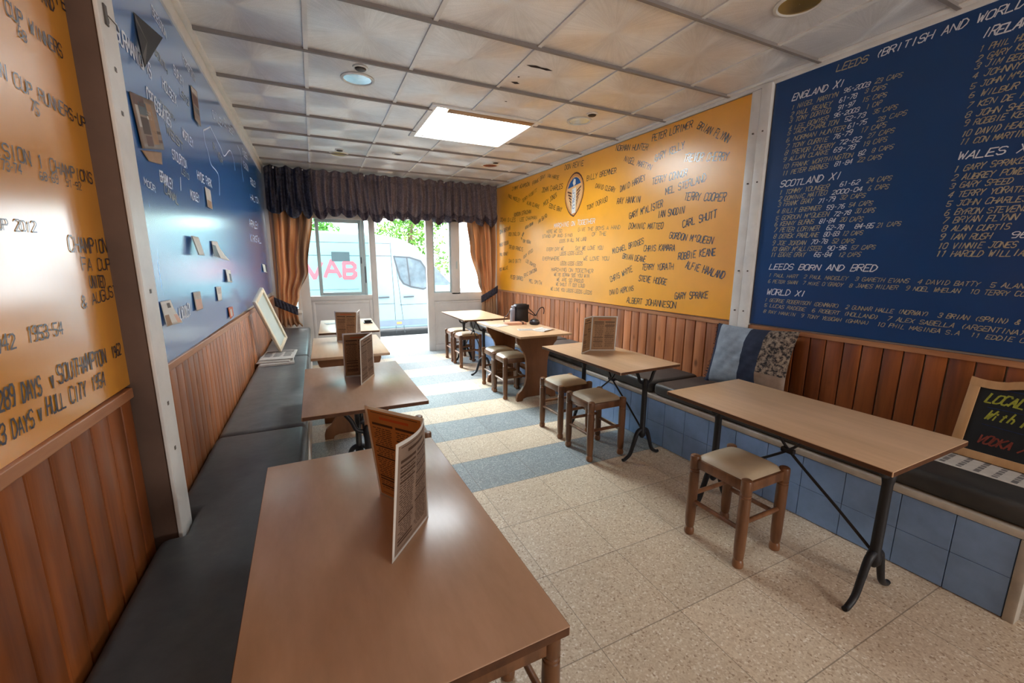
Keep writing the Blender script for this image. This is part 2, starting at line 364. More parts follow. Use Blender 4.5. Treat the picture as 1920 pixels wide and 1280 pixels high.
# ------------------------------------------------------------------ hand painted lettering
F = {'A': '00 26 40|12 32', 'B': '00 06 36 45 44 33 03|33 42 41 30 00', 'C': '45 36 16 05 01 10 30 41', 'D': '00 06 26 44 42 20 00', 'E': '40 00 06 46|03 33', 'F': '00 06 46|03 33', 'G': '45 36 16 05 01 10 30 41 43 23', 'H': '00 06|40 46|03 43', 'I': '20 26', 'J': '16 46|36 31 20 10 01', 'K': '00 06|46 03 40', 'L': '06 00 40', 'M': '00 06 22 46 40', 'N': '00 06 40 46', 'O': '10 01 05 16 36 45 41 30 10', 'P': '00 06 36 45 44 33 03', 'Q': '10 01 05 16 36 45 41 30 10|22 40', 'R': '00 06 36 45 44 33 03|23 40', 'S': '45 36 16 05 04 13 33 42 41 30 10 01', 'T': '06 46|26 20', 'U': '06 01 10 30 41 46', 'V': '06 20 46', 'W': '06 10 24 30 46', 'X': '00 46|06 40', 'Y': '06 23 46|23 20', 'Z': '06 46 00 40',
     '0': '10 01 05 16 36 45 41 30 10', '1': '15 26 20', '2': '05 16 36 45 44 00 40', '3': '05 16 36 45 44 33 13|33 42 41 30 10 01', '4': '30 36 02 42', '5': '46 06 03 33 42 41 30 10 01', '6': '36 16 03 01 10 30 41 42 33 13 02', '7': '06 46 10', '8': '13 04 05 16 36 45 44 33 13 02 01 10 30 41 42 33', '9': '10 30 43 45 36 16 05 04 13 33 44', '(': '36 24 22 30', ')': '16 24 22 10', '-': '13 33', "'": '26 25', '&': '40 14 15 26 35 34 02 01 10 20 42', '.': '20 21', '/': '00 46', 'c': '35 26 15 14 24 34', 'v': '03 10 23', 'i': '10 13|14 15', 't': '15 10 20|04 24', 'h': '00 06|03 23 32 30'}
rng = random.Random(5)
def letters(bm, text, P, length, h, th=0.13, slant=0.12, jit=0.25, fill=0.80, mi=0, N=(0, 0, 0)):
    """strokes of text on the surface point function P(s, t): s along the line, t up"""
    adv = length/max(len(text), 1); w = adv*fill; k = 0; N = Vector(N)
    for i, ch in enumerate(text):
        if ch not in F: continue
        hh = h*(1+rng.uniform(-0.08, 0.08)); dy = h*rng.uniform(-0.05, 0.05); sl = slant+rng.uniform(-0.05, 0.05)
        for stroke in F[ch].split('|'):
            q = []
            for p in stroke.split():
                x, y = int(p[0])/4, int(p[1])/6
                y2 = y*hh + dy + rng.uniform(-jit, jit)*h*0.06
                q.append((i*adv + x*w + y2*sl + rng.uniform(-jit, jit)*w*0.12, y2))
            for (x0, y0), (x1, y1) in zip(q, q[1:]):
                dx, dyy = x1-x0, y1-y0; L = math.hypot(dx, dyy) or 1e-6
                r = th*h/2*rng.uniform(0.85, 1.2); ux, uy = dx/L*r, dyy/L*r; nx, ny = -uy, ux
                c = [(x0-ux*0.5+nx, y0-uy*0.5+ny), (x0-ux*0.5-nx, y0-uy*0.5-ny), (x1+ux*0.5-nx, y1+uy*0.5-ny), (x1+ux*0.5+nx, y1+uy*0.5+ny)]
                k += 1; f = bm.faces.new([bm.verts.new(Vector(P(*a))+N*(k % 11)) for a in c]); f.material_index = mi
def wall_text(items, xf, mats, name, parent, slant=0.12, hs=1.0, th=0.14):
    """items: (text, y0, z0, y1, z1, height, colour) on the wall whose front face is x = xf(y)"""
    for key in mats:
        bm = B(); k = 0
        for t, y0, z0, y1, z1, h, c in items:
            if c != key: continue
            L = math.hypot(y1-y0, z1-z0); ux, uz = (y1-y0)/L, (z1-z0)/L
            sg = 1 if uz*0+1 else 1
            px, pz = (-uz, ux) if ux > 0 else (uz, -ux)
            def P(s, q, y0=y0, z0=z0, ux=ux, uz=uz, px=px, pz=pz):
                y = y0+ux*s+px*q; return (xf(y), y, z0+uz*s+pz*q)
            letters(bm, t, P, L, h*hs, th, slant, N=(0.00006 if ux > 0 else -0.00006, 0, 0))
        obj(name, bm, key, parent)

# ------------------------------------------------------------------ lettering read off the boards: text, start y z, end y z, height, colour
ORANGE_TXT= [('NORMAN HUNTER', 3.545, 2.498, 3.105, 2.407, 0.046, 'k'), ('PETER LORIMER', 3.06, 2.467, 2.621, 2.469, 0.049, 'k'), ('BRIAN FLYNN', 2.581, 2.451, 2.291, 2.274, 0.047, 'k'), ('GARY KELLY', 3.009, 2.288, 2.686, 2.329, 0.05, 'k'), ('TREVOR CHERRY', 2.688, 2.223, 2.276, 2.151, 0.053, 'k'), ('NIGEL MARTYN', 3.415, 2.375, 3.053, 2.222, 0.045, 'k'), ('BILLY BREMNER', 4.005, 2.29, 3.514, 2.287, 0.046, 'k'), ('TERRY CONNOR', 3.023, 2.095, 2.639, 2.103, 0.051, 'k'), ('MEL STERLAND', 2.857, 1.985, 2.448, 2.033, 0.051, 'k'), ('DAVID HARVEY', 3.447, 2.091, 3.108, 2.149, 0.049, 'k'), ('DAVID CLEARY', 3.846, 2.195, 3.526, 2.098, 0.04, 'k'), ('TERRY COOPER', 2.653, 1.914, 2.265, 1.856, 0.052, 'k'), ('TONY DORIGO', 3.982, 1.976, 3.628, 2.028, 0.042, 'k'), ('RAY HANKIN', 3.488, 1.984, 3.161, 1.96, 0.05, 'k'), ('GARY McALISTER', 3.296, 1.817, 2.876, 1.888, 0.053, 'k'), ('IAN SNODIN', 2.93, 1.794, 2.638, 1.808, 0.05, 'k'), ('CARL SHUTT', 2.645, 1.687, 2.322, 1.748, 0.052, 'k'), ('DOMINIC MATTEO', 3.299, 1.726, 2.858, 1.695, 0.046, 'k'), ('GORDON McQUEEN', 2.784, 1.613, 2.34, 1.541, 0.047, 'k'), ('MICHAEL BRIDGES', 3.514, 1.489, 3.077, 1.577, 0.046, 'k'), ('CHRIS KAMARA', 3.08, 1.505, 2.706, 1.502, 0.047, 'k'), ('BRIAN DEANE', 3.366, 1.441, 3.044, 1.404, 0.046, 'k'), ('ROBBIE KEANE', 2.667, 1.424, 2.302, 1.458, 0.049, 'k'), ('CHRIS WHYTE', 3.526, 1.197, 3.204, 1.319, 0.048, 'k'), ('TERRY YORATH', 3.087, 1.333, 2.708, 1.339, 0.048, 'k'), ('ALFIE HAALAND', 2.586, 1.358, 2.217, 1.272, 0.051, 'k'), ('STEVE HODGE', 3.122, 1.229, 2.774, 1.2, 0.049, 'k'), ('DAVID HOPKINS', 3.53, 1.064, 3.176, 1.129, 0.044, 'k'), ('GARY SPRAKE', 2.672, 1.084, 2.334, 1.122, 0.049, 'k'), ('ALBERT JOHANNESON', 3.272, 1.005, 2.648, 1.003, 0.05, 'k'), ('DON REVIE', 4.442, 2.485, 4.068, 2.463, 0.047, 'k'), ('FRANK GRAY', 5.21, 2.427, 4.877, 2.479, 0.04, 'k'), ('IAN HARTE', 4.838, 2.472, 4.569, 2.398, 0.038, 'k'), ('JOHN CHARLES', 4.963, 2.304, 4.472, 2.279, 0.048, 'k'), ('JIMMY ADAMSON', 5.825, 2.451, 5.293, 2.44, 0.044, 'k'), ('TERRY HIBBITT', 5.495, 2.242, 5.081, 2.335, 0.039, 'k'), ('PAUL MADELEY', 5.949, 2.373, 5.57, 2.251, 0.045, 'k'), ('ALAN CLARKE', 5.371, 2.204, 5.025, 2.108, 0.041, 'k'), ('MICK JONES', 4.908, 2.122, 4.598, 2.206, 0.046, 'k'), ('EDDIE GRAY', 4.776, 2.093, 4.488, 2.007, 0.045, 'k'), ('GORDON STRACHAN', 5.752, 2.074, 5.24, 2.072, 0.044, 'k'), ('JOHN GILES', 6.232, 2.044, 5.7, 1.995, 0.048, 'k'), ('LEE CHAPMAN', 5.566, 1.991, 5.077, 1.976, 0.043, 'k'), ('IAN BAIRD', 5.047, 1.914, 4.813, 1.985, 0.041, 'k'), ('JOHN SHERIDAN', 6.253, 1.854, 5.874, 1.894, 0.049, 'k'), ('BOB ENGLISH', 5.933, 1.807, 5.563, 1.789, 0.042, 'k'), ('MARK VIDUKA', 6.253, 1.651, 5.927, 1.683, 0.049, 'k'), ('TREVOR FRANCIS', 5.927, 1.615, 5.467, 1.563, 0.047, 'k'), ('DAVID BATTY', 5.926, 1.402, 5.515, 1.396, 0.047, 'k'), ('PAUL REANEY', 6.254, 1.507, 5.945, 1.518, 0.041, 'k'), ('JOE JORDAN', 5.512, 1.723, 5.434, 1.816, 0.03, 'k'), ('ARTHUR GRAHAM', 5.403, 1.866, 5.177, 1.914, 0.036, 'k'), ('TONY YEBOAH', 5.479, 1.692, 5.244, 1.66, 0.037, 'k'), ('GARY SPEED', 5.443, 1.457, 5.167, 1.556, 0.037, 'k'), ('LEE BOWYER', 5.378, 1.411, 5.102, 1.331, 0.037, 'k'), ('ROD WALLACE', 6.255, 1.268, 5.944, 1.306, 0.041, 'k'), ('ERIC CANTONA', 5.422, 1.19, 5.057, 1.288, 0.044, 'k'), ('PETER BARNES', 5.869, 1.16, 5.453, 1.143, 0.048, 'k'), ('MEL SMITH', 5.278, 1.127, 4.924, 1.105, 0.044, 'k'), ('MARCHING ON TOGETHER', 4.651, 1.834, 3.825, 1.825, 0.045, 'w'), ('HERE WE GO         GIVE THE BOYS A HAND', 4.825, 1.779, 3.413, 1.734, 0.033, 'g'), ('STAND UP AND SING         OF THE', 4.931, 1.724, 3.629, 1.684, 0.034, 'g'), ('LEEDS IN ALL THE LAND', 4.519, 1.644, 3.966, 1.645, 0.034, 'g'), ('EVERY DAY WE       SAY WE LOVE YOU', 4.817, 1.554, 3.671, 1.539, 0.037, 'g'), ('LEEDS LEEDS LEEDS', 4.5, 1.491, 4.027, 1.493, 0.037, 'g'), ('EVERYWHERE            WE LOVE YOU', 4.914, 1.435, 3.564, 1.424, 0.037, 'g'), ('LEEDS LEEDS LEEDS', 4.483, 1.373, 4.025, 1.369, 0.038, 'g'), ('MARCHING ON TOGETHER', 4.69, 1.294, 3.819, 1.289, 0.038, 'g'), ("WE'RE GONNA SEE YOU WIN", 4.624, 1.235, 3.892, 1.233, 0.035, 'g'), ('WE ARE SO PROUD', 4.559, 1.173, 3.988, 1.173, 0.035, 'g'), ('WE SHOUT IT OUT LOUD', 4.575, 1.115, 3.965, 1.119, 0.035, 'g'), ('WE LOVE YOU LEEDS LEEDS LEEDS', 4.699, 1.048, 3.832, 1.048, 0.035, 'g')]
BLUE_TXT= [('LEEDS', 1.616, 2.504, 1.46, 2.499, 0.038, 'o'), ('(BRITISH AND WORLD)', 1.429, 2.502, 0.86, 2.5, 0.037, 'w'), ('IRELAND XI', 1.015, 2.423, 0.762, 2.411, 0.04, 'w'), ('ENGLAND XI', 1.855, 2.421, 1.56, 2.414, 0.039, 'w'), ('SCOTLAND XI', 1.867, 1.894, 1.508, 1.891, 0.04, 'w'), ('LEEDS BORN AND BRED', 1.875, 1.353, 1.263, 1.351, 0.038, 'w'), ('WORLD XI', 1.873, 1.179, 1.618, 1.184, 0.039, 'w'), ('WALES XI', 1.017, 1.893, 0.758, 1.882, 0.036, 'w'), ('1 NIGEL MARTYN', 1.851, 2.369, 1.588, 2.364, 0.027, 'o'), ('96-2003', 1.562, 2.372, 1.433, 2.366, 0.025, 'w'), ('23 CAPS', 1.411, 2.37, 1.291, 2.363, 0.023, 'o'), ('2 PAUL REANEY', 1.852, 2.326, 1.616, 2.323, 0.027, 'o'), ('61-78', 1.577, 2.325, 1.488, 2.326, 0.026, 'w'), ('3 CAPS', 1.453, 2.336, 1.357, 2.326, 0.024, 'o'), ('3 TONY DORIGO', 1.855, 2.29, 1.619, 2.285, 0.028, 'o'), ('91-97', 1.58, 2.285, 1.493, 2.287, 0.026, 'w'), ('15 CAPS', 1.46, 2.291, 1.347, 2.285, 0.024, 'o'), ('4 LEE BOWYER', 1.855, 2.245, 1.625, 2.243, 0.027, 'o'), ('96-2003', 1.597, 2.249, 1.466, 2.247, 0.025, 'w'), ('1 CAP', 1.434, 2.248, 1.364, 2.251, 0.024, 'o'), ('5 JACK CHARLTON', 1.858, 2.218, 1.567, 2.207, 0.027, 'o'), ('52-73', 1.535, 2.208, 1.432, 2.208, 0.025, 'w'), ('35 CAPS', 1.399, 2.212, 1.293, 2.206, 0.024, 'o'), ('6 NORMAN HUNTER', 1.86, 2.176, 1.526, 2.162, 0.027, 'o'), ('61-75', 1.513, 2.166, 1.42, 2.169, 0.025, 'w'), ('28 CAPS', 1.374, 2.165, 1.246, 2.164, 0.023, 'o'), ('7 TONY CURRIE', 1.858, 2.135, 1.61, 2.122, 0.028, 'o'), ('76-79', 1.582, 2.126, 1.484, 2.129, 0.026, 'w'), ('17 CAPS', 1.445, 2.125, 1.327, 2.129, 0.025, 'o'), ('8 TREVOR CHERRY', 1.861, 2.096, 1.571, 2.079, 0.028, 'o'), ('72-82', 1.546, 2.087, 1.437, 2.081, 0.026, 'w'), ('27 CAPS', 1.407, 2.089, 1.287, 2.089, 0.024, 'o'), ('9 ALLAN CLARKE', 1.866, 2.055, 1.596, 2.048, 0.027, 'o'), ('69-78', 1.572, 2.048, 1.46, 2.045, 0.026, 'w'), ('19 CAPS', 1.424, 2.048, 1.313, 2.051, 0.025, 'o'), ('10 FRANK WORTHINGTON', 1.865, 2.011, 1.465, 2.002, 0.027, 'o'), ('82', 1.439, 2.001, 1.403, 2.005, 0.025, 'w'), ('8 CAPS', 1.376, 2.006, 1.28, 2.004, 0.024, 'o'), ('11 PETER BARNES', 1.86, 1.969, 1.59, 1.966, 0.028, 'o'), ('81-84', 1.556, 1.966, 1.463, 1.966, 0.026, 'w'), ('22 CAPS', 1.438, 1.967, 1.325, 1.963, 0.025, 'o'), ('1 TOMMY YOUNGER', 1.865, 1.848, 1.568, 1.841, 0.028, 'o'), ('61-62', 1.512, 1.845, 1.412, 1.844, 0.026, 'w'), ('24 CAPS', 1.378, 1.844, 1.265, 1.84, 0.025, 'o'), ('2 DOMINIC MATTEO', 1.864, 1.806, 1.575, 1.808, 0.028, 'o'), ('2000-04', 1.547, 1.804, 1.392, 1.803, 0.026, 'w'), ('6 CAPS', 1.366, 1.802, 1.272, 1.798, 0.025, 'o'), ('3 FRANK GRAY', 1.864, 1.77, 1.651, 1.77, 0.029, 'o'), ('71-79', 1.617, 1.761, 1.524, 1.767, 0.027, 'w'), ('32 CAPS', 1.5, 1.77, 1.374, 1.765, 0.025, 'o'), ('4 BILLY BREMNER', 1.869, 1.725, 1.597, 1.722, 0.028, 'o'), ('59-76', 1.566, 1.716, 1.469, 1.716, 0.027, 'w'), ('54 CAPS', 1.449, 1.722, 1.334, 1.719, 0.025, 'o'), ('5 GORDON McQUEEN', 1.87, 1.682, 1.547, 1.679, 0.028, 'o'), ('72-78', 1.521, 1.677, 1.434, 1.677, 0.026, 'w'), ('30 CAPS', 1.412, 1.684, 1.319, 1.678, 0.025, 'o'), ('6 KENNY BURNS', 1.872, 1.644, 1.626, 1.641, 0.029, 'o'), ('81-84', 1.596, 1.639, 1.508, 1.638, 0.028, 'w'), ('20 CAPS', 1.483, 1.64, 1.369, 1.634, 0.026, 'o'), ('7 PETER LORIMER', 1.871, 1.605, 1.59, 1.597, 0.029, 'o'), ('62-78   84-85', 1.551, 1.598, 1.31, 1.593, 0.027, 'w'), ('21 CAPS', 1.297, 1.594, 1.191, 1.595, 0.024, 'o'), ('8 DEREK PARLANE', 1.87, 1.562, 1.588, 1.558, 0.029, 'o'), ('80-83', 1.561, 1.559, 1.477, 1.559, 0.027, 'w'), ('12 CAPS', 1.461, 1.558, 1.358, 1.556, 0.026, 'o'), ('9 JOE JORDAN', 1.874, 1.518, 1.658, 1.512, 0.029, 'o'), ('70-78', 1.628, 1.515, 1.533, 1.516, 0.027, 'w'), ('52 CAPS', 1.51, 1.515, 1.392, 1.512, 0.026, 'o'), ('10 GARY McALLISTER', 1.873, 1.477, 1.564, 1.474, 0.029, 'o'), ('90-96', 1.532, 1.473, 1.427, 1.475, 0.027, 'w'), ('57 CAPS', 1.404, 1.476, 1.287, 1.473, 0.025, 'o'), ('11 EDDIE GRAY', 1.874, 1.44, 1.653, 1.437, 0.029, 'o'), ('65-84', 1.6, 1.436, 1.501, 1.435, 0.028, 'w'), ('12 CAPS', 1.465, 1.435, 1.353, 1.433, 0.026, 'o'), ('1 PAUL HART  2 PAUL MADELEY  3 GARETH EVANS  4 DAVID BATTY  5 ALAN', 1.872, 1.303, 0.71, 1.283, 0.023, 'o'), ("6 PETER SWAN  7 MIKE O'GRADY  8 JAMES MILNER  9 NOEL WHELAN  10 TERRY CO", 1.872, 1.261, 0.702, 1.247, 0.023, 'o'), ('1 GEORGE ROBERTSON (DENMARK)  2 GUNNAR HALLE (NORWAY)  3 BRIAN (SPAIN) & ', 1.878, 1.132, 0.682, 1.118, 0.024, 'o'), ('5 LUCAS RADEBE  6 ROBERT (HOLLAND)  7 ALEX SABELLA (ARGENTINA)', 1.878, 1.093, 0.675, 1.072, 0.024, 'o'), ('8 RAY HANKIN  9 TONY YEBOAH (GHANA)  10 PHIL MASINGA S.A  11 EDDIE C', 1.879, 1.05, 0.67, 1.038, 0.023, 'o'), ('1 PHIL HUGHES', 1.012, 2.365, 0.804, 2.361, 0.026, 'o'), ('2 GARY KELLY', 1.014, 2.327, 0.808, 2.319, 0.026, 'o'), ('3 JIM BEGLIN', 1.016, 2.296, 0.81, 2.277, 0.026, 'o'), ('4 JOHNNY GILES', 1.018, 2.255, 0.75, 2.239, 0.026, 'o'), ('5 JOHN McCLELLAND', 1.018, 2.211, 0.726, 2.203, 0.026, 'o'), ('6 WILBUR CUSH', 1.017, 2.17, 0.765, 2.155, 0.026, 'o'), ('7 KEN DE MANGE', 1.017, 2.127, 0.754, 2.11, 0.027, 'o'), ('8 JOHN SHERIDAN', 1.017, 2.084, 0.73, 2.064, 0.027, 'o'), ('9 ROBBIE KEANE', 1.017, 2.046, 0.776, 2.032, 0.027, 'o'), ('10 DAVID HEALY', 1.017, 1.999, 0.795, 1.99, 0.027, 'o'), ('11 CON MARTIN', 1.019, 1.962, 0.811, 1.951, 0.027, 'o'), ('1 GARY SPRAKE', 1.022, 1.837, 0.792, 1.835, 0.028, 'o'), ('2 AUBREY POWELL', 1.022, 1.797, 0.752, 1.788, 0.028, 'o'), ('3 GARY SPEED', 1.024, 1.76, 0.816, 1.753, 0.027, 'o'), ('4 TERRY YORATH', 1.025, 1.717, 0.773, 1.711, 0.028, 'o'), ('5 JOHN CHARLES', 1.024, 1.676, 0.756, 1.667, 0.028, 'o'), ('6 BYRON STEVENSON', 1.025, 1.632, 0.712, 1.625, 0.028, 'o'), ('7 BRYAN FLYNN', 1.026, 1.593, 0.777, 1.59, 0.028, 'o'), ('8 ALAN CURTIS', 1.024, 1.554, 0.794, 1.548, 0.028, 'o'), ('79-87', 0.714, 1.551, 0.574, 1.553, 0.028, 'w'), ('9 IAN RUSH', 1.026, 1.513, 0.846, 1.508, 0.029, 'o'), ('96-97', 0.786, 1.51, 0.646, 1.512, 0.029, 'w'), ('10 VINNIE JONES', 1.026, 1.469, 0.761, 1.466, 0.028, 'o'), ('11 HAROLD WILLIAMS', 1.028, 1.429, 0.695, 1.428, 0.029, 'o')]
LORANGE_TXT= [('CENTER', 1.374, 1.978, 1.597, 2.015, 0.02, 'k'), ('AND', 1.425, 1.966, 1.482, 1.972, 0.02, 'k'), ('CUP WINNERS', 1.269, 1.869, 1.482, 1.871, 0.02, 'k'), ('68', 1.297, 1.843, 1.328, 1.841, 0.016, 'k'), ('EUROPEAN CUP RUNNERS-UP', 1.06, 1.733, 1.542, 1.73, 0.019, 'k'), ('75', 1.292, 1.701, 1.321, 1.695, 0.018, 'k'), ('DIVISION 1 CHAMPIONS', 1.073, 1.577, 1.526, 1.589, 0.019, 'k'), ('73-74', 1.151, 1.555, 1.212, 1.556, 0.013, 'k'), ('68-69  91-92', 1.273, 1.559, 1.455, 1.563, 0.012, 'k'), ('CUP 2012', 1.081, 1.443, 1.225, 1.445, 0.014, 'k'), ('CHAMPIONS', 1.34, 1.408, 1.57, 1.413, 0.024, 'k'), ('FA CUP', 1.384, 1.365, 1.545, 1.365, 0.02, 'k'), ('UNITED', 1.405, 1.321, 1.492, 1.319, 0.022, 'k'), ('& AUGUST', 1.35, 1.275, 1.558, 1.292, 0.019, 'k'), ('1942', 1.003, 1.226, 1.083, 1.228, 0.019, 'k'), ('1953-54', 1.119, 1.229, 1.246, 1.228, 0.019, 'k'), ('289 DAYS', 1.0, 1.128, 1.128, 1.122, 0.025, 'k'), ('v', 1.162, 1.128, 1.186, 1.128, 0.032, 'k'), ('SOUTHAMPTON', 1.191, 1.129, 1.422, 1.124, 0.026, 'k'), ('1962', 1.457, 1.127, 1.516, 1.129, 0.022, 'k'), ('33 DAYS', 0.969, 1.073, 1.084, 1.07, 0.023, 'k'), ('v', 1.101, 1.074, 1.124, 1.074, 0.032, 'k'), ('HULL CITY', 1.129, 1.076, 1.293, 1.069, 0.024, 'k'), ('1954', 1.323, 1.072, 1.394, 1.072, 0.023, 'k')]
LBLUE_TXT= [('BEESTON', 2.337, 2.373, 2.513, 2.359, 0.023, 'w'), ('BURMANTOFTS', 1.875, 2.084, 2.202, 2.087, 0.032, 'w'), ('BURLEY', 2.566, 2.242, 2.725, 2.231, 0.026, 'w'), ('HOLBECK', 2.341, 2.103, 2.549, 2.095, 0.028, 'w'), ('HORSFORTH', 2.781, 2.371, 3.031, 2.364, 0.025, 'w'), ('CROSSGATES', 2.103, 1.976, 2.393, 1.961, 0.032, 'w'), ('WORTLEY', 2.567, 1.971, 2.766, 1.963, 0.026, 'w'), ('STOURTON', 2.338, 1.825, 2.573, 1.827, 0.025, 'w'), ('BRAMLEY', 2.118, 1.697, 2.286, 1.688, 0.025, 'w'), ('HYDE PARK', 2.77, 1.814, 3.132, 1.827, 0.028, 'w'), ('MORLEY', 2.568, 1.691, 2.752, 1.694, 0.025, 'w'), ('OTLEY', 3.435, 2.306, 3.832, 2.338, 0.029, 'w'), ('GUISELEY', 3.855, 2.373, 4.345, 2.413, 0.033, 'w'), ('PUDSEY', 4.751, 2.367, 5.119, 2.388, 0.035, 'w'), ('YEADON', 4.696, 2.254, 5.066, 2.277, 0.034, 'w'), ('RODLEY', 5.136, 2.172, 5.609, 2.208, 0.038, 'w'), ('ALWOODLEY', 2.102, 1.153, 2.278, 1.155, 0.03, 'w'), ('MOOR', 1.928, 1.654, 2.043, 1.641, 0.015, 'w'), ('HALTON', 4.989, 1.997, 5.774, 2.057, 0.037, 'w'), ('ARMLEY', 4.684, 1.723, 5.43, 1.746, 0.04, 'w'), ('KIRKSTALL', 4.641, 1.584, 5.553, 1.603, 0.039, 'w'), ('LS11', 2.081, 2.097, 2.179, 2.094, 0.013, 'o'), ('SOUTH', 2.294, 2.214, 2.457, 2.196, 0.017, 'o'), ('LS12', 2.634, 2.173, 2.796, 2.172, 0.02, 'o'), ('WEST', 2.303, 1.921, 2.558, 1.9, 0.023, 'o'), ('LS10', 2.455, 1.786, 2.589, 1.778, 0.018, 'o'), ('CANAL', 2.152, 1.66, 2.335, 1.631, 0.021, 'o'), ('RIVER', 3.318, 2.086, 3.604, 2.048, 0.03, 'o'), ('FACTORY', 2.268, 2.018, 2.48, 2.003, 0.012, 'o')]
MAP= [[(3.072, 2.132), (3.082, 2.071), (3.129, 2.032), (3.179, 1.97), (3.318, 1.959), (3.387, 1.933), (3.341, 1.813)], [(3.286, 2.215), (3.456, 2.184), (3.591, 2.159), (3.703, 2.13), (3.989, 2.232), (4.132, 2.202), (4.159, 2.117)], [(4.439, 2.378), (4.614, 2.342), (4.572, 2.218), (4.594, 2.105)], [(3.313, 2.217), (3.072, 2.132)], [(2.426, 1.765), (2.401, 1.702)]]

# ------------------------------------------------------------------ room shell
H = 2.6
YF = 6.45                                    # inner face of the shop front
XL = -0.515                                  # face of the boards on the left wall
def xr(y): return 2.925-0.03*y               # face of the boards on the right wall (runs slightly inwards)
YB = -3.3                                    # back of the room, behind the viewer
GX, GY = 0.053, 2.905                        # ceiling grid origin
SKX, SKY2 = (0.95, 1.86), (3.42, 4.26)       # skylight opening
struct('floor', box(B(), (-0.7, YB-0.1, -0.08), (3.2, YF+0.12, 0)), 'floor')
def build_ceiling():
    bm = B(); z0, z1 = H, H+0.06
    x0, x1, y0, y1 = -0.7, 3.2, YB-0.1, YF+0.1
    for a, b in (((x0, y0), (x1, SKY2[0])), ((x0, SKY2[1]), (x1, y1)), ((x0, SKY2[0]), (SKX[0], SKY2[1])), ((SKX[1], SKY2[0]), (x1, SKY2[1]))):
        box(bm, (a[0], a[1], z0), (b[0], b[1], z1))
    c = struct('ceiling', bm, 'ceiling')
    g = B(); w, d = 0.012, 0.009
    def clip(lo, hi, s0, s1, inside): return [(lo, s0), (s1, hi)] if inside else [(lo, hi)]
    i = -1
    while GX+0.6*i < 2.95:
        x = GX+0.6*i
        if x > -0.5:
            for a, b in clip(YB, 6.3, SKY2[0], SKY2[1], SKX[0] < x < SKX[1]): box(g, (x-w, a, H-d), (x+w, b, H+0.002))
        i += 1
    obj('ceiling_grid', g, 'white', c); g = B(); j = -10
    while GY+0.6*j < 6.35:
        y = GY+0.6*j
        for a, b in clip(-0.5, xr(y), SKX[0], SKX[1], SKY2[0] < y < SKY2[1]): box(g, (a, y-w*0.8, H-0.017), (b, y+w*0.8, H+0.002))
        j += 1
    obj('ceiling_grid', g, 'grid_shaded', c)
    s = B()
    for cx, cy, pts in ((1.39, 2.53, [(-.1, .0), (-.06, .012), (.0, .006), (.05, .012), (.09, -.002), (.04, -.016), (.0, -.01), (-.04, -.02)]), (1.335, 2.79, [(-.03, .0), (.01, .02), (.04, .005), (.01, -.015)]), (1.32, 2.70, [(-.008, 0), (0, .01), (.01, 0), (0, -.01)]), (1.42, 3.12, [(-.015, 0), (0, .006), (.012, 0), (0, -.008)])):
        s.faces.new([s.verts.new((cx+a, cy+b, H-0.0015)) for a, b in pts])
    st = obj('torn_patch', s, paint('dark_tear', (62, 50, 46), 0.9, 0.1), c); st['label'] = 'dark torn marks in a ceiling tile'
build_ceiling()
struct('wall_left', box(B(), (-0.68, YB, 0), (-0.535, YF+0.1, H)), 'wall')
bm = B(); prism(bm, [(xr(YB)+0.02, YB), (3.25, YB), (3.25, YF+0.1), (xr(YF+0.1)+0.02, YF+0.1)], 'z', 0, H); struct('wall_right', bm, 'wall')
struct('wall_back', box(B(), (-0.68, YB-0.1, 0), (3.25, YB, H)), 'wall')
bm = B()
box(bm, (-0.535, YF, 2.06), (2.75, YF+0.12, H)); box(bm, (-0.535, YF+0.02, 0), (-0.50, YF+0.12, 2.06)); box(bm, (2.72, YF+0.02, 0), (2.78, YF+0.12, 2.06))
struct('wall_front', bm, 'wall')

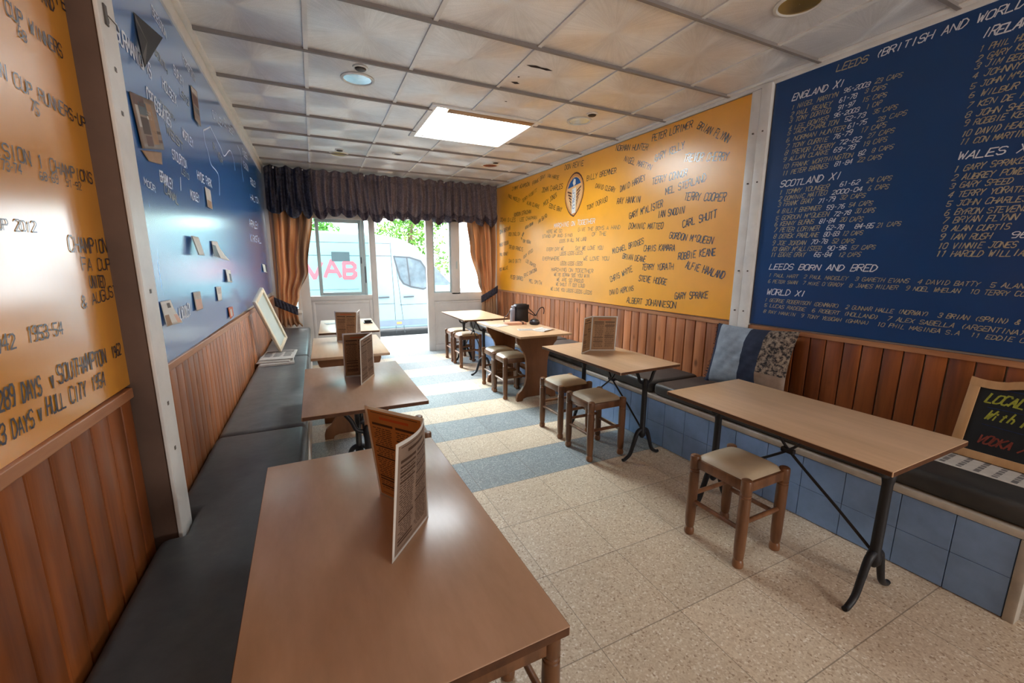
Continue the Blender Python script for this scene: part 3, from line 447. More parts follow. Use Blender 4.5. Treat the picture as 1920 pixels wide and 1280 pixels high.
# painted boards
def board(name, y0, y1, z0, z1, side, mat, label):
    bm = B()
    if side == 'L': box(bm, (-0.5345, y0, z0), (XL, y1, z1), 0.003, 1)
    else: prism(bm, [(xr(y0), y0), (xr(y1), y1), (xr(y1)+0.0195, y1), (xr(y0)+0.0195, y0)], 'z', z0, z1, 0.003, 0, 1)
    return tag(obj(name, bm, mat), label, 'wall board')
fR = lambda y: xr(y)-0.0012
fL = lambda y: XL+0.0012
b = board('painted_wall_board', 2.125, 6.36, 0.965, 2.56, 'R', 'orange', 'orange painted board on the right wall covered in slanting dark names and a crest')
wall_text(ORANGE_TXT, fR, ['k', 'w', 'g'], 'lettering', b, 0.1, 1.12, 0.115)
def crest(par):
    cy, zt, zb, hw = 4.235, 2.42, 1.945, 0.19
    Hh = zt-zb
    def outline(s):                        # teardrop: rounded head, long point
        prof = [(0, 1.0), (.22, .985), (.45, .94), (.68, .86), (.86, .75), (.97, .63), (1.0, .5), (.93, .38), (.78, .25), (.58, .13), (.32, .03), (0.0, -.04)]
        pts = [(a*hw*s, (b-.47)*Hh*s+(.47*Hh)) for a, b in prof]
        return pts+[(-a, b) for a, b in pts[-2:0:-1]]
    def P(a, t, k): return (xr(cy-a)-0.0012-0.0004*k, cy-a, zb+t+a*0.12)
    def face(bm, pts, k): bm.faces.new([bm.verts.new(P(a, t, k)) for a, t in pts])
    for nm, s, k, m in (('crest_outline', 1.0, 0, 'crestbrown'), ('crest_field', 0.93, 1, 'tan'), ('crest_shield', 0.82, 2, 'tan_pale')):
        bm = B(); face(bm, outline(s), k); obj(nm, bm, m, par)
    bm = B(); o = [q for q in outline(0.78) if q[1] > Hh*0.66]; o.sort(key=lambda q: q[0])
    face(bm, o, 3); obj('crest_cap', bm, 'crestblue', par)
    bm = B()
    for sgn in (-1, 1):
        for j in range(6):
            t0 = Hh*(0.55-0.075*j); w1 = hw*(0.70-0.08*j)
            face(bm, [(sgn*hw*0.26, t0-Hh*0.03), (sgn*w1, t0+Hh*0.045), (sgn*w1, t0+Hh*0.085), (sgn*hw*0.26, t0+Hh*0.01)], 3)
    obj('crest_stripe', bm, 'crestbrown', par)
    bm = B(); face(bm, [(-hw*.2, Hh*.05), (hw*.2, Hh*.05), (hw*.2, Hh*.64), (-hw*.2, Hh*.64)], 4); obj('crest_bar', bm, 'paper', par)
    bm = B(); n = 5                          # small white rose in the cap
    face(bm, [(0.032*math.cos(2*math.pi*k/10)*(1 if k % 2 else 0.75), Hh*0.775+0.045*math.sin(2*math.pi*k/10)*(1 if k % 2 else 0.75)) for k in range(10)], 4); obj('crest_rose', bm, 'paper', par)
    bm = B()
    for j, ch in enumerate('LUFC'):
        letters(bm, ch, lambda s, q, j=j: P(-0.022+s, Hh*(0.52-0.12*j)+q, 5), 0.05, 0.04, 0.16, 0, 0.1)
    obj('crest_letters', bm, 'crestblue', par)
crest(b)
b = board('painted_wall_board', -2.6, 1.97, 0.962, 2.588, 'R', 'blue', 'dark blue painted board on the right wall listing international players in columns')
wall_text(BLUE_TXT, fR, ['w', 'o'], 'lettering', b, 0.3, 0.94, 0.14)
b = board('painted_wall_board', -2.6, 1.612, 1.03, 2.5, 'L', 'orange_glossy', 'orange painted board on the left wall nearest the viewer with cup results')
wall_text(LORANGE_TXT, fL, ['k'], 'lettering', b, 0.1, 1.45, 0.12)
b = board('painted_wall_board', 1.655, 6.36, 1.012, 2.5, 'L', 'blue_worn', 'scuffed blue painted board on the left wall with white district names and stuck flyers')
wall_text(LBLUE_TXT, fL, ['w', 'o'], 'lettering', b, 0.1, 1.6, 0.15)
bm = B()
for line in MAP:
    line = smoothpath([(fL(0), y, z) for y, z in line], 5)
    for p, q in zip(line, line[1:]):
        d = (q-p); n = Vector((0, -d.z, d.y)).normalized()*0.004
        bm.faces.new([bm.verts.new(p+n), bm.verts.new(p-n), bm.verts.new(q-n), bm.verts.new(q+n)])
obj('map_outline', bm, 'w', b)

# planked wainscot
def wain_z(side, y): return (1.045-0.0135*y) if side == 'L' else (0.942+0.005*max(y, 0))
def wainscot(n, y0, y1, side, pw, mat):
    bm = B(); y = y0; r2 = random.Random(n)
    while y < y1-0.01:
        e = min(y+pw*r2.uniform(0.93, 1.07), y1); zt = wain_z(side, (y+e)/2)-0.012; g = 0.0034
        a, c = (-0.5345, XL-0.001) if side == 'L' else (0, 0)
        if side == 'L': box(bm, (a, y+g, 0.0), (c, e-g, zt), 0.0026, 2)
        else:
            m_ = (y+e)/2; box(bm, (xr(m_)+0.0005, y+g, 0.0), (xr(m_)+0.0192, e-g, zt), 0.0026, 2)
        y = e
    o = struct('trim_%d' % n, bm, mat, None, 40)
    cp = B()
    for k in range(1):
        z0, z1 = wain_z(side, y0), wain_z(side, y1)
        if side == 'L': prism(cp, [(y0, z0-0.03), (y1, z1-0.03), (y1, z1), (y0, z0)], 'x', -0.5345, XL+0.008, 0.003)
        else:
            t = bmesh.new()
            vs = [[(xr(yy)-d, yy, zz+dz) for d, dz in ((-0.019, -0.028), (0.006, -0.028), (0.006, 0), (-0.019, 0))] for yy, zz in ((y0, z0), (y1, z1))]
            A = [t.verts.new(p) for p in vs[0]]; D = [t.verts.new(p) for p in vs[1]]
            t.faces.new(A); t.faces.new(D[::-1])
            for i in range(4): t.faces.new((A[i], D[i], D[(i+1) % 4], A[(i+1) % 4]))
            bmesh.ops.recalc_face_normals(t, faces=list(t.faces)); merge(cp, t)
    obj('cap_strip', cp, 'cap', o)
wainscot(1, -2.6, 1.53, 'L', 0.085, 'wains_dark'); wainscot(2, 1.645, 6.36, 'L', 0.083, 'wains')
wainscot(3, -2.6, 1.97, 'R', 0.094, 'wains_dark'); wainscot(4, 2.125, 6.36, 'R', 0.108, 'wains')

# posts and ceiling trims
bm = B(); box(bm, (-0.5345, 1.54, 0), (-0.458, 1.635, H), 0.004)
p = struct('trim_5', bm, 'brownpost', None, 40)
bm = B(); box(bm, (-0.458, 1.532, 0.3), (-0.447, 1.643, H), 0.003); obj('white_facing', bm, 'white', p)
bm = B()
for z in (2.02, 1.90, 1.79, 1.30, 0.95, 0.80): _lathe(bm, [(0.007, 0), (0.006, 0.003)], (0, 0, 0), 10) if False else box(bm, (-0.447, 1.585-0.006, z-0.006), (-0.4455, 1.585+0.006, z+0.006), 0.0007)
box(bm, (-0.447, 1.56, 2.0), (-0.443, 1.578, 2.05), 0.001); tube(bm, [(-0.445, 1.578, 2.03), (-0.44, 1.62, 2.025), (-0.445, 1.65, 2.02)], 0.0015, 6)
obj('screw', bm, 'screw', p)
bm = B(); prism(bm, [(xr(2.05)-0.022, 2.052), (xr(2.12)-0.022, 2.12), (xr(2.12)+0.02, 2.12), (xr(2.05)+0.02, 2.052)], 'z', 0.0, 2.56, 0.004)
prism(bm, [(xr(1.975)-0.028, 1.977), (xr(2.05)-0.028, 2.048), (xr(2.05)+0.02, 2.048), (xr(1.975)+0.02, 1.977)], 'z', 0.0, 2.575, 0.004)
p = struct('trim_6', bm, 'white', None, 40)
bm = B()
for y in (2.08, 2.01):
    for z in (1.34, 1.95, 2.28, 1.05): box(bm, (xr(y)-0.032, y-0.005, z-0.005), (xr(y)-0.02, y+0.005, z+0.005), 0.001)
obj('screw', bm, 'screw', p)
bm = B()
prism(bm, [(xr(YB)-0.012, YB), (xr(6.36)-0.012, 6.36), (xr(6.36)+0.02, 6.36), (xr(YB)+0.02, YB)], 'z', 2.565, H-0.0005, 0.003)
prism(bm, [(xr(YB)-0.05, YB), (xr(6.36)-0.05, 6.36), (xr(6.36)-0.01, 6.36), (xr(YB)-0.01, YB)], 'z', 2.588, H-0.0005, 0.003)
struct('trim_7', bm, 'white', None, 40)
bm = B(); box(bm, (-0.5345, YB, 2.5), (-0.505, 6.36, H-0.0005), 0.004); box(bm, (-0.506, YB, 2.575), (-0.478, 6.36, H-0.0005), 0.003)
struct('trim_8', bm, 'white', None, 40)

# skylight: shaft with a glowing diffuser, white frame and a brown batten along its near edge
sk = thing('skylight', 'glowing square skylight in the ceiling with a brown batten along one edge', 'skylight', (1.405, 3.84, 2.6))
bm = B(); x0, x1, y0, y1, zt = SKX[0]-1.405, SKX[1]-1.405, SKY2[0]-3.84, SKY2[1]-3.84, 0.26
for lo, hi in (((x0+.001, y0+.001, -.0004), (x0+.018, y1-.001, zt)), ((x1-.018, y0+.001, -.0004), (x1-.001, y1-.001, zt)), ((x0+.018, y0+.001, -.0004), (x1-.018, y0+.018, zt)), ((x0+.018, y1-.018, -.0004), (x1-.018, y1-.001, zt))): box(bm, lo, hi)
obj('shaft', bm, 'white', sk)
obj('diffuser', box(B(), (x0+.019, y0+.019, zt-0.12), (x1-.019, y1-.019, zt-0.10)), 'skylight', sk)
bm = B(); f = 0.03
for lo, hi in (((x0-f, y0-f, -.014), (x1+f, y0+.006, -.0005)), ((x0-f, y1-.006, -.014), (x1+f, y1+f, -.0005)), ((x0-f, y0, -.014), (x0+.02, y1, -.0005)), ((x1-.02, y0, -.014), (x1+f, y1, -.0005))): box(bm, lo, hi, 0.002)
obj('frame', bm, 'white', sk, 40)
bm = B(); box(bm, (x0+0.12, y0+0.02, -0.012), (x1-.02, y0+0.10, 0.03), 0.003)
obj('batten', bm, 'battenwood', sk, 40)

# ceiling downlights, each with a small spot beside it
def downlight(x, y, refl, label, spot=True):
    t = thing('downlight', label, 'ceiling light', (x, y, H), 0, 'recessed downlights')
    n = 32; bm = B(); ro, ri = 0.108, 0.088
    _ring(bm, [(ro, -0.001), (ro, -0.006), (ri+.006, -0.010), (ri, -0.006), (ri, -0.001)], n); obj('rim', bm, 'lampring', t, 40)
    bm = B(); _ring(bm, [(ri+0.001, -0.004), (0.08, -0.0045), (0.03, -0.006), (0.001, -0.0065)], n); obj('reflector', bm, refl, t, 60)
    if spot:
        s = B(); _ring(s, [(0.048, -0.001), (0.046, -0.008), (0.036, -0.010), (0.034, -0.001)], 24, (0.0, -0.185)); obj('spot_rim', s, 'lampring', t, 40)
        s = B(); _ring(s, [(0.035, -0.002), (0.030, -0.016), (0.018, -0.02), (0.001, -0.02)], 24, (0.0, -0.185)); obj('spot_socket', s, 'lampdark', t, 40)
def _ring(bm, prof, n, c=(0, 0)):
    rings = [[bm.verts.new((c[0]+r*math.cos(2*math.pi*k/n), c[1]+r*math.sin(2*math.pi*k/n), z)) for k in range(n)] for r, z in prof]
    for a, b_ in zip(rings, rings[1:]):
        for k in range(n): bm.faces.new((a[k], a[(k+1) % n], b_[(k+1) % n], b_[k]))
downlight(0.362, 3.2, 'refl_white', 'silver white downlight in the ceiling nearest the left blue board')
downlight(0.352, 5.33, 'refl_yellow', 'yellowish downlight in the ceiling beyond the silver one, on the left side', True)
downlight(2.17, 3.24, 'refl_white', 'pale downlight in the ceiling right of the skylight')
downlight(2.10, 5.10, 'refl_copper', 'copper coloured downlight in the ceiling near the right end of the valance')
downlight(2.17, 1.42, 'refl_gold', 'gold downlight in the ceiling at the top edge, above the blue list board', False)
t = thing('ceiling_vent', 'small round grey vent in the ceiling between the left downlights and skylight', 'vent', (0.95, 5.04, H))
bm = B(); _ring(bm, [(0.06, -0.001), (0.058, -0.008), (0.045, -0.01), (0.04, -0.004)], 24); obj('rim', bm, 'lampring', t, 40)
bm = B(); _ring(bm, [(0.041, -0.003), (0.02, -0.006), (0.001, -0.006)], 24); obj('grille', bm, 'lampdark', t, 40)
bm = B(); box(bm, (0.87, 6.02, 2.584), (1.06, 6.10, H-0.0005), 0.004); tag(obj('curtain_bracket', bm, 'white', None, 40), 'small white bracket on the ceiling above the valance', 'bracket')

# ------------------------------------------------------------------ shop front
def frame_rect(bm, x0, x1, z0, z1, w, y0, y1, bev=0.003):
    box(bm, (x0, y0, z0), (x0+w, y1, z1), bev); box(bm, (x1-w, y0, z0), (x1, y1, z1), bev)
    box(bm, (x0+w, y0, z1-w), (x1-w, y1, z1), bev); box(bm, (x0+w, y0, z0), (x1-w, y1, z0+w), bev)
def shopfront():
    # narrow side window behind the left curtain
    o = struct('window_1', None or (lambda b_: (frame_rect(b_, -0.5, -0.19, 0.72, 2.058, 0.04, YF, YF+0.06), box(b_, (-0.5, YF+0.01, 0), (-0.19, YF+0.05, 0.72), 0.002), box(b_, (-0.5, YF-0.03, 0.70), (-0.19, YF+0.01, 0.735), 0.003), b_)[-1])(B()), 'grey_frame', None, 40)
    obj('pane', box(B(), (-0.46, YF+0.028, 0.76), (-0.23, YF+0.032, 2.02)), 'glass', o)
    # left leaf: wide glazed panel with sliding sashes over a grey lower panel
    bm = B(); x0, x1 = -0.188, 0.842
    box(bm, (x0, YF, 0), (-0.07, YF+0.07, 2.058), 0.003); box(bm, (0.758, YF, 0), (x1, YF+0.07, 2.058), 0.003)
    box(bm, (-0.07, YF, 1.99), (0.758, YF+0.07, 2.058), 0.003); box(bm, (-0.07, YF, 0.86), (0.758, YF+0.07, 0.925), 0.003)
    box(bm, (-0.07, YF+0.012, 0.0), (0.758, YF+0.05, 0.86), 0.002)
    frame_rect(bm, -0.055, 0.745, 0.06, 0.845, 0.035, YF+0.004, YF+0.03)
    o = struct('door_1', bm, 'grey_frame', None, 40)
    bm = B(); frame_rect(bm, 0.055, 0.66, 0.927, 1.988, 0.045, YF+0.022, YF+0.045); box(bm, (0.662, YF+0.02, 0.927), (0.70, YF+0.05, 1.988), 0.002)
    s = obj('sash', bm, 'sash', o, 40)
    bm = B(); box(bm, (0.675, YF+0.014, 1.10), (0.69, YF+0.021, 1.34), 0.002); box(bm, (0.628, YF+0.012, 1.38), (0.642, YF+0.022, 1.47), 0.002); obj('sash_handle', bm, 'vandark', s)
    obj('pane', box(B(), (-0.07, YF+0.050, 0.925), (0.758, YF+0.053, 1.99)), 'glass_green', o)
    # right leaf
    bm = B(); x0, x1 = 1.588, 2.722
    box(bm, (x0, YF, 0), (1.69, YF+0.07, 2.058), 0.003); box(bm, (1.985, YF, 0.9), (2.125, YF+0.07, 2.058), 0.003); box(bm, (2.64, YF, 0), (x1, YF+0.07, 2.058), 0.003)
    box(bm, (1.69, YF, 2.03), (2.64, YF+0.07, 2.058), 0.003); box(bm, (1.69, YF, 0.80), (2.64, YF+0.07, 0.925), 0.003)
    box(bm, (1.69, YF+0.012, 0), (2.64, YF+0.05, 0.80), 0.002); frame_rect(bm, 1.70, 2.62, 0.03, 0.79, 0.03, YF+0.006, YF+0.03)
    box(bm, (1.69, YF-0.012, 0.0), (2.64, YF+0.02, 0.10), 0.003)
    o = struct('door_2', bm, 'grey_frame', None, 40)
    bm = B(); frame_rect(bm, 1.692, 1.984, 0.927, 2.03, 0.022, YF+0.02, YF+0.045); s = obj('sash', bm, 'sash', o, 40)
    bm = B(); box(bm, (1.69, YF+0.05, 0.925), (2.64, YF+0.053, 2.03)); obj('pane', bm, 'glass', o)
    bm = B(); box(bm, (2.06, YF-0.01, 1.30), (2.085, YF+0.0, 1.42), 0.003); obj('latch', bm, 'sash', o)
    bm = B(); box(bm, (0.842, YF, 2.03), (1.588, YF+0.07, 2.058), 0.002); struct('trim_9', bm, 'grey_frame')
shopfront()
# corner strips beside the curtains
bm = B(); box(bm, (-0.5345, 6.36, 0.0), (-0.47, 6.40, H-0.001), 0.004); struct('trim_10', bm, 'white', None, 40)
bm = B(); box(bm, (2.66, 6.365, 0.0), (2.735, 6.40, H-0.001), 0.004); struct('trim_11', bm, 'white', None, 40)

# curtains
def curtain(name, label, edges, zr, yc, ztie, tie, folds, seed, hem_flare):
    r2 = random.Random(seed); ph = [r2.uniform(0, 6.28) for _ in range(6)]
    t = thing(name, label, 'curtain', ((edges(0)[0]+edges(0)[1])/2, yc, zr[0]), 0, 'bronze satin curtains beside the shop front')
    lx, lz = t.location.x, t.location.z
    def S(u, v):
        z = zr[1]+(zr[0]-zr[1])*v
        a, b_ = edges(z); x = a+(b_-a)*u
        near = math.exp(-((z-ztie)/0.12)**2)
        amp = 0.038*(1-0.62*near)*min(1, (b_-a)/0.3)
        k = folds*(1+0.06*math.sin(3*z+ph[1]))
        y = amp*math.sin(2*math.pi*k*u+ph[0]+0.6*math.sin(2.1*z+ph[2]))+0.22*amp*math.sin(2*math.pi*k*1.7*u+ph[3])+0.006*math.sin(5*z+6*u)
        zz = z+0.012*math.sin(2*math.pi*k*u+1) if z < zr[1]+0.06 else z
        return (x-lx, y, zz-lz)
    d = B(); grid(d, 110, 60, S); o = solid(obj('drape', d, 'orangecloth', t, 80), 0.003)
    (xa, za), (xb, zb) = tie
    s = B()
    def T(u, v):
        x = xa+(xb-xa)*u; z = za+(zb-za)*u+(v-0.5)*0.115
        y = -0.05-0.018*math.sin(math.pi*u)+0.006*math.sin(40*u+3*v)
        return (x-lx, y, z-lz)
    grid(s, 30, 8, T); solid(obj('tieback', s, 'damask', t, 80), 0.006)
    # the strap's far end reaches the wall hook
    return t
def interp(tab, z):
    tab = sorted(tab)
    for (z0, a0, b0), (z1, a1, b1) in zip(tab, tab[1:]):
        if z <= z1:
            k = max(0, (z-z0)/(z1-z0)); k = k*k*(3-2*k); return a0+(a1-a0)*k, b0+(b1-b0)*k
    return tab[-1][1:]
curtain('curtain', 'long bronze satin curtain tied back beside the left blue wall board', lambda z: interp([(0.545, -0.50, -0.19), (0.62, -0.475, -0.235), (0.78, -0.47, -0.255), (0.95, -0.475, -0.205), (1.3, -0.475, -0.07), (2.05, -0.47, 0.035)], z), (2.06, 0.545), 6.30, 0.78, ((-0.50, 0.885), (-0.235, 0.745)), 5, 3, 0.05)
curtain('curtain', 'bronze satin curtain tied back beside the right orange wall board', lambda z: interp([(0.55, 2.44, 2.69), (0.86, 2.45, 2.685), (1.1, 2.385, 2.68), (1.6, 2.26, 2.675), (2.05, 2.205, 2.67)], z), (2.06, 0.55), 6.30, 0.87, ((2.41, 0.82), (2.70, 0.98)), 5, 8, 0.03)

def valance():
    t = thing('valance', 'dark plum gathered valance with scalloped hem across the shop front', 'valance', (1.1, 6.2, 2.56))
    def S_factory(xa, xb, nscal, seed, lean):
        r2 = random.Random(seed); sc_w = [r2.uniform(0.8, 1.25) for _ in range(nscal)]; tot = sum(sc_w); cuts = [0]
        for w in sc_w: cuts.append(cuts[-1]+w/tot)
        dep = [r2.uniform(0.055, 0.12) for _ in range(nscal)]; ph = [r2.uniform(0, 6.28) for _ in range(5)]
        W_ = xb-xa
        def S(u, v):
            x = xa+W_*u
            k = next((i for i in range(nscal) if u <= cuts[i+1]+1e-9), nscal-1)
            q = (u-cuts[k])/(cuts[k+1]-cuts[k])
            zb = 2.055-dep[k]*max(0, math.sin(math.pi*q))**0.7
            ztop = 2.572+0.012*math.sin(40*u*W_+ph[0])-(0.03 if abs(x-0.125) < 0.05 and False else 0)
            z = zb+(ztop-zb)*v
            am = 0.018*(1-0.4*v)
            y = 1.9*am*math.sin(2*math.pi*x/0.12+3.0*math.sin(4.1*x+ph[1])+0.9*math.sin(6*z+2*x))+0.016*math.sin(2*math.pi*x/0.053+ph[2]+4*math.sin(3*x+2*z))*(0.5+0.5*math.sin(5.3*x+ph[3]))-0.035*math.sin(math.pi*q)*(1-v)**2
            if 0.86 < v < 0.91: y += 0.014
            if v < 0.25: y -= 0.012*math.sin(math.pi*v/0.25)
            y += 0.006*math.sin(23*z+17*x)
            return (x-1.1, y, z-2.56)
        return S
    def hem(S): return lambda u, v: tuple(Vector(S(u, v*0.16))+Vector((0, -0.007, -0.004*(1-v))))
    bm = B(); grid(bm, 90, 36, S_factory(-0.475, 0.055, 3, 2, 0)); solid(obj('damask_drop', bm, 'damask', t, 80), 0.002)
    bm = B(); grid(bm, 330, 8, hem(S_factory(0.055, 2.30, 13, 7, 0))); solid(obj('lace_hem', bm, 'lace', t, 80), 0.002)
    bm = B(); grid(bm, 70, 8, hem(S_factory(2.30, 2.655, 2, 5, 0))); solid(obj('lace_hem', bm, 'lace', t, 80), 0.002)
    bm = B(); grid(bm, 330, 36, S_factory(0.055, 2.30, 13, 7, 0)); solid(obj('taffeta_drop', bm, 'valance', t, 80), 0.002)
    bm = B(); grid(bm, 70, 36, S_factory(2.30, 2.655, 2, 5, 0)); solid(obj('taffeta_drop', bm, 'valance', t, 80), 0.002)
    bm = B(); tube(bm, [(-0.475-1.1, 0.04, 0.0), (2.67-1.1, 0.04, 0.0)], 0.014, 12); obj('curtain_rail', bm, 'white', t, 60)
valance()

# ------------------------------------------------------------------ benches and cushions
t = thing('bench', 'built-in bench along the left wall under black cushions', 'bench', (-0.3, 3.0, 0))
bm = B(); box(bm, (-0.51+0.3, -3.0-1.2, 0.0), (-0.115+0.3, 6.28-3.0, 0.40)); obj('base', bm, 'grey_frame', t)
bm = B(); box(bm, (-0.51+0.3, -4.2, 0.40), (-0.096+0.3, 6.28-3.0, 0.425), 0.004); obj('seat_board', bm, 'benchedge', t, 40)
def cushion(pts, z0, z1, mat, label, seed, name='seat_cushion'):
    cx = sum(p[0] for p in pts)/len(pts); cy = sum(p[1] for p in pts)/len(pts)
    bm = B(); prism(bm, [(a-cx, b_-cy) for a, b_ in pts], 'z', 0, z1-z0, 0.034, 0, 4)
    o = obj(name, bm, mat, None, 50, (cx, cy, z0)); return tag(o, label, 'seat cushion', 'black bench cushions')
def rectp(x0, x1, y0, y1): return [(x0, y0), (x1, y0), (x1, y1), (x0, y1)]
cushion([(-0.505, -0.7), (-0.095, -0.7), (-0.095, 2.372), (-0.505, 2.372), (-0.505, 1.652), (-0.44, 1.652), (-0.44, 1.524), (-0.505, 1.524)], 0.426, 0.535, 'leather', 'long black bench cushion nearest the viewer, left of the front table', 1)
cushion(rectp(-0.505, -0.098, 2.395, 4.305), 0.426, 0.528, 'leather_grey', 'black bench cushion on the left wall carrying the newspapers', 2)
cushion(rectp(-0.505, -0.10, 4.325, 6.26), 0.426, 0.525, 'leather_grey', 'black bench cushion on the left wall, far one below the left curtain', 3)
def xb(y): return 2.395-0.035*y               # front of the right bench
t = thing('bench', 'blue panelled bench with a pale wooden edge along the right wall', 'bench', (2.6, 3.0, 0))
def off(pts): return [(a-2.6, b_-3.0) for a, b_ in pts]
bm = B(); prism(bm, off([(xb(0.44)+.012, 0.44), (xb(6.3)+.012, 6.3), (xr(6.3)-.002, 6.3), (xr(0.44)-.002, 0.44)]), 'z', 0.0, 0.352); obj('core', bm, 'grout', t)
bm = B(); ys = [0.445, 0.62, 0.80, 1.02, 1.22, 1.414, 1.617, 1.812, 2.007, 2.191, 2.36, 2.55, 2.75, 2.95, 3.15, 3.35, 3.55, 3.75, 3.95, 4.15, 4.35, 4.6, 4.85, 5.1, 5.35, 5.6, 5.85, 6.1, 6.29]
for a, b_ in zip(ys, ys[1:]):
    for z0, z1 in ((0.004, 0.178), (0.180, 0.351)):
        prism(bm, off([(xb(a), a+.0015), (xb(b_), b_-.0015), (xb(b_)+.013, b_-.0015), (xb(a)+.013, a+.0015)]), 'z', z0, z1, 0.0012, 0, 1)
obj('front_panel', bm, 'bluetile', t)
bm = B(); prism(bm, off([(xb(0.42)-.004, 0.42), (xb(6.3)-.004, 6.3), (xr(6.3)-.002, 6.3), (xr(0.42)-.002, 0.42)]), 'z', 0.353, 0.385, 0.004); box(bm, (xb(.43)-.006-2.6, .41-3.0, 0.0), (xb(.43)+.05-2.6, .443-3.0, 0.353), 0.004)
obj('edge_trim', bm, 'benchedge', t, 40)
def rp(y0, y1): return [(xb(y0)+0.008, y0), (xr(y0)-0.006, y0), (xr(y1)-0.006, y1), (xb(y1)+0.008, y1)]
cushion([(xb(0.2)+.008, 0.2), (xr(0.2)-.006, 0.2), (xr(1.96)-.006, 1.96), (xr(1.97)-0.034, 1.975), (xr(2.13)-0.034, 2.13), (xr(2.13)-.006, 2.135), (xr(2.33)-.006, 2.33), (xb(2.33)+.008, 2.33)], 0.386, 0.482, 'leather_dark', 'black bench cushion under the patchwork pillow and chalkboard', 4)
cushion(rp(2.352, 4.23), 0.386, 0.482, 'leather_dark', 'black bench cushion behind the right iron table with the menu', 5)
cushion(rp(4.25, 6.22), 0.386, 0.482, 'leather_dark', 'black bench cushion on the right wall, far one near the right curtain', 6)

# ------------------------------------------------------------------ tables
def iron_table(label, cx, cy, w, l, rz=0, ends=(0.14, 0.14), top='tabletop', pole_dx=0.0):
    t = thing('cafe_table', label, 'table', (cx, cy, 0), rz, 'iron legged cafe tables'); ht = 0.725
    bm = B(); box(bm, (-w/2, -l/2, ht-0.020), (w/2, l/2, ht), 0.0025); tp = obj('tabletop', bm, top, t, 40)
    e = B(); g = 0.0008
    for lo, hi in (((-w/2-g, -l/2+.003, ht-.0185), (-w/2+.004, l/2-.003, ht-.0025)), ((w/2-.004, -l/2+.003, ht-.0185), (w/2+g, l/2-.003, ht-.0025)), ((-w/2+.003, -l/2-g, ht-.0185), (w/2-.003, -l/2+.004, ht-.0025)), ((-w/2+.003, l/2-.004, ht-.0185), (w/2-.003, l/2+g, ht-.0025))): box(e, lo, hi)
    obj('edge_shade_band', e, 'edge_shade', tp)
    y0, y1 = -l/2+ends[0], l/2-ends[1]; zt = ht-0.021
    for y in (y0, y1):
        bm = B(); lathe(bm, [(0.010, 0.15), (0.024, 0.17), (0.026, 0.20), (0.019, 0.225), (0.018, 0.52), (0.022, 0.545), (0.024, 0.57), (0.012, 0.59)], (pole_dx, y, 0), 16); obj('pole', bm, 'iron', t, 40)
        bm = B()
        for s in (-1, 1):
            tube(bm, smoothpath([(pole_dx+s*0.008, y, 0.56), (pole_dx+s*0.05, y, 0.575), (pole_dx+s*0.075, y, 0.63), (pole_dx+s*0.125, y, zt-0.012), (pole_dx+s*0.17, y, zt-0.006)]), 0.011, 10)
        box(bm, (-w/2+0.04, y-0.016, zt-0.007), (w/2-0.04, y+0.016, zt), 0.001); obj('bracket', bm, 'iron', t, 50)
        for s in (-1, 1):
            f = B(); pts = smoothpath([(pole_dx+s*0.006, y, 0.215), (pole_dx+s*0.045, y, 0.195), (pole_dx+s*0.075, y, 0.12), (pole_dx+s*0.105, y, 0.045), (pole_dx+s*0.15, y, 0.013), (pole_dx+s*0.172, y, 0.012)])
            n = len(pts); tube(f, pts, [0.017-0.006*i/(n-1) if i < n-2 else 0.011 for i in range(n)], 10); obj('foot', f, 'iron', t, 50)
    zc, yc = 0.50, (y0+y1)/2
    for a, b_ in (((y0, 0.205), (y1-0.20, zt)), ((y1, 0.205), (y0+0.20, zt))):
        bm = B(); s = 0.006 if a[0] == y0 else -0.006
        tube(bm, smoothpath([(pole_dx, a[0], a[1]), (pole_dx+s, a[0]*0.6+yc*0.4, a[1]*0.6+zc*0.4), (pole_dx+s, yc, zc), (pole_dx+s*0.5, b_[0]*0.5+yc*0.5, b_[1]*0.5+zc*0.5+0.01), (pole_dx, b_[0], b_[1])], 5), 0.0065, 8); obj('brace_rod', bm, 'iron', t, 60)
    bm = B(); box(bm, (pole_dx-0.012, yc-0.03, zc-0.012), (pole_dx+0.012, yc+0.03, zc+0.012), 0.004); obj('brace_joint', bm, 'iron', t, 40)
    return t
iron_table('large worn brown table in the foreground beside the left bench', 0.097, 1.012, 0.548, 0.945, R(1.2), (0.16, 0.16), 'tabletop_dark')
iron_table('iron legged table on the left, second from the viewer, with a brown menu', 0.182, 2.39, 0.56, 0.925, 0, (0.14, 0.14), 'tabletop_dark')
iron_table('iron legged table at the far left in front of the door leaf', 0.29, 4.78, 0.56, 0.98, R(-2), (0.14, 0.14), 'tabletop')
iron_table('long iron legged table nearest the viewer on the right, nothing on top', 1.93, 1.07, 0.565, 0.96, R(0.3), (0.14, 0.045), 'tabletop', 0.085)
iron_table('iron legged table on the right with a folded menu on top', 1.915, 2.425, 0.525, 0.935, R(2), (0.18, 0.05), 'tabletop', 0.135)
iron_table('pale iron legged table at the far right below the right curtain', 1.853, 5.12, 0.575, 0.98, 0, (0.14, 0.075), 'tabletop', 0.012)
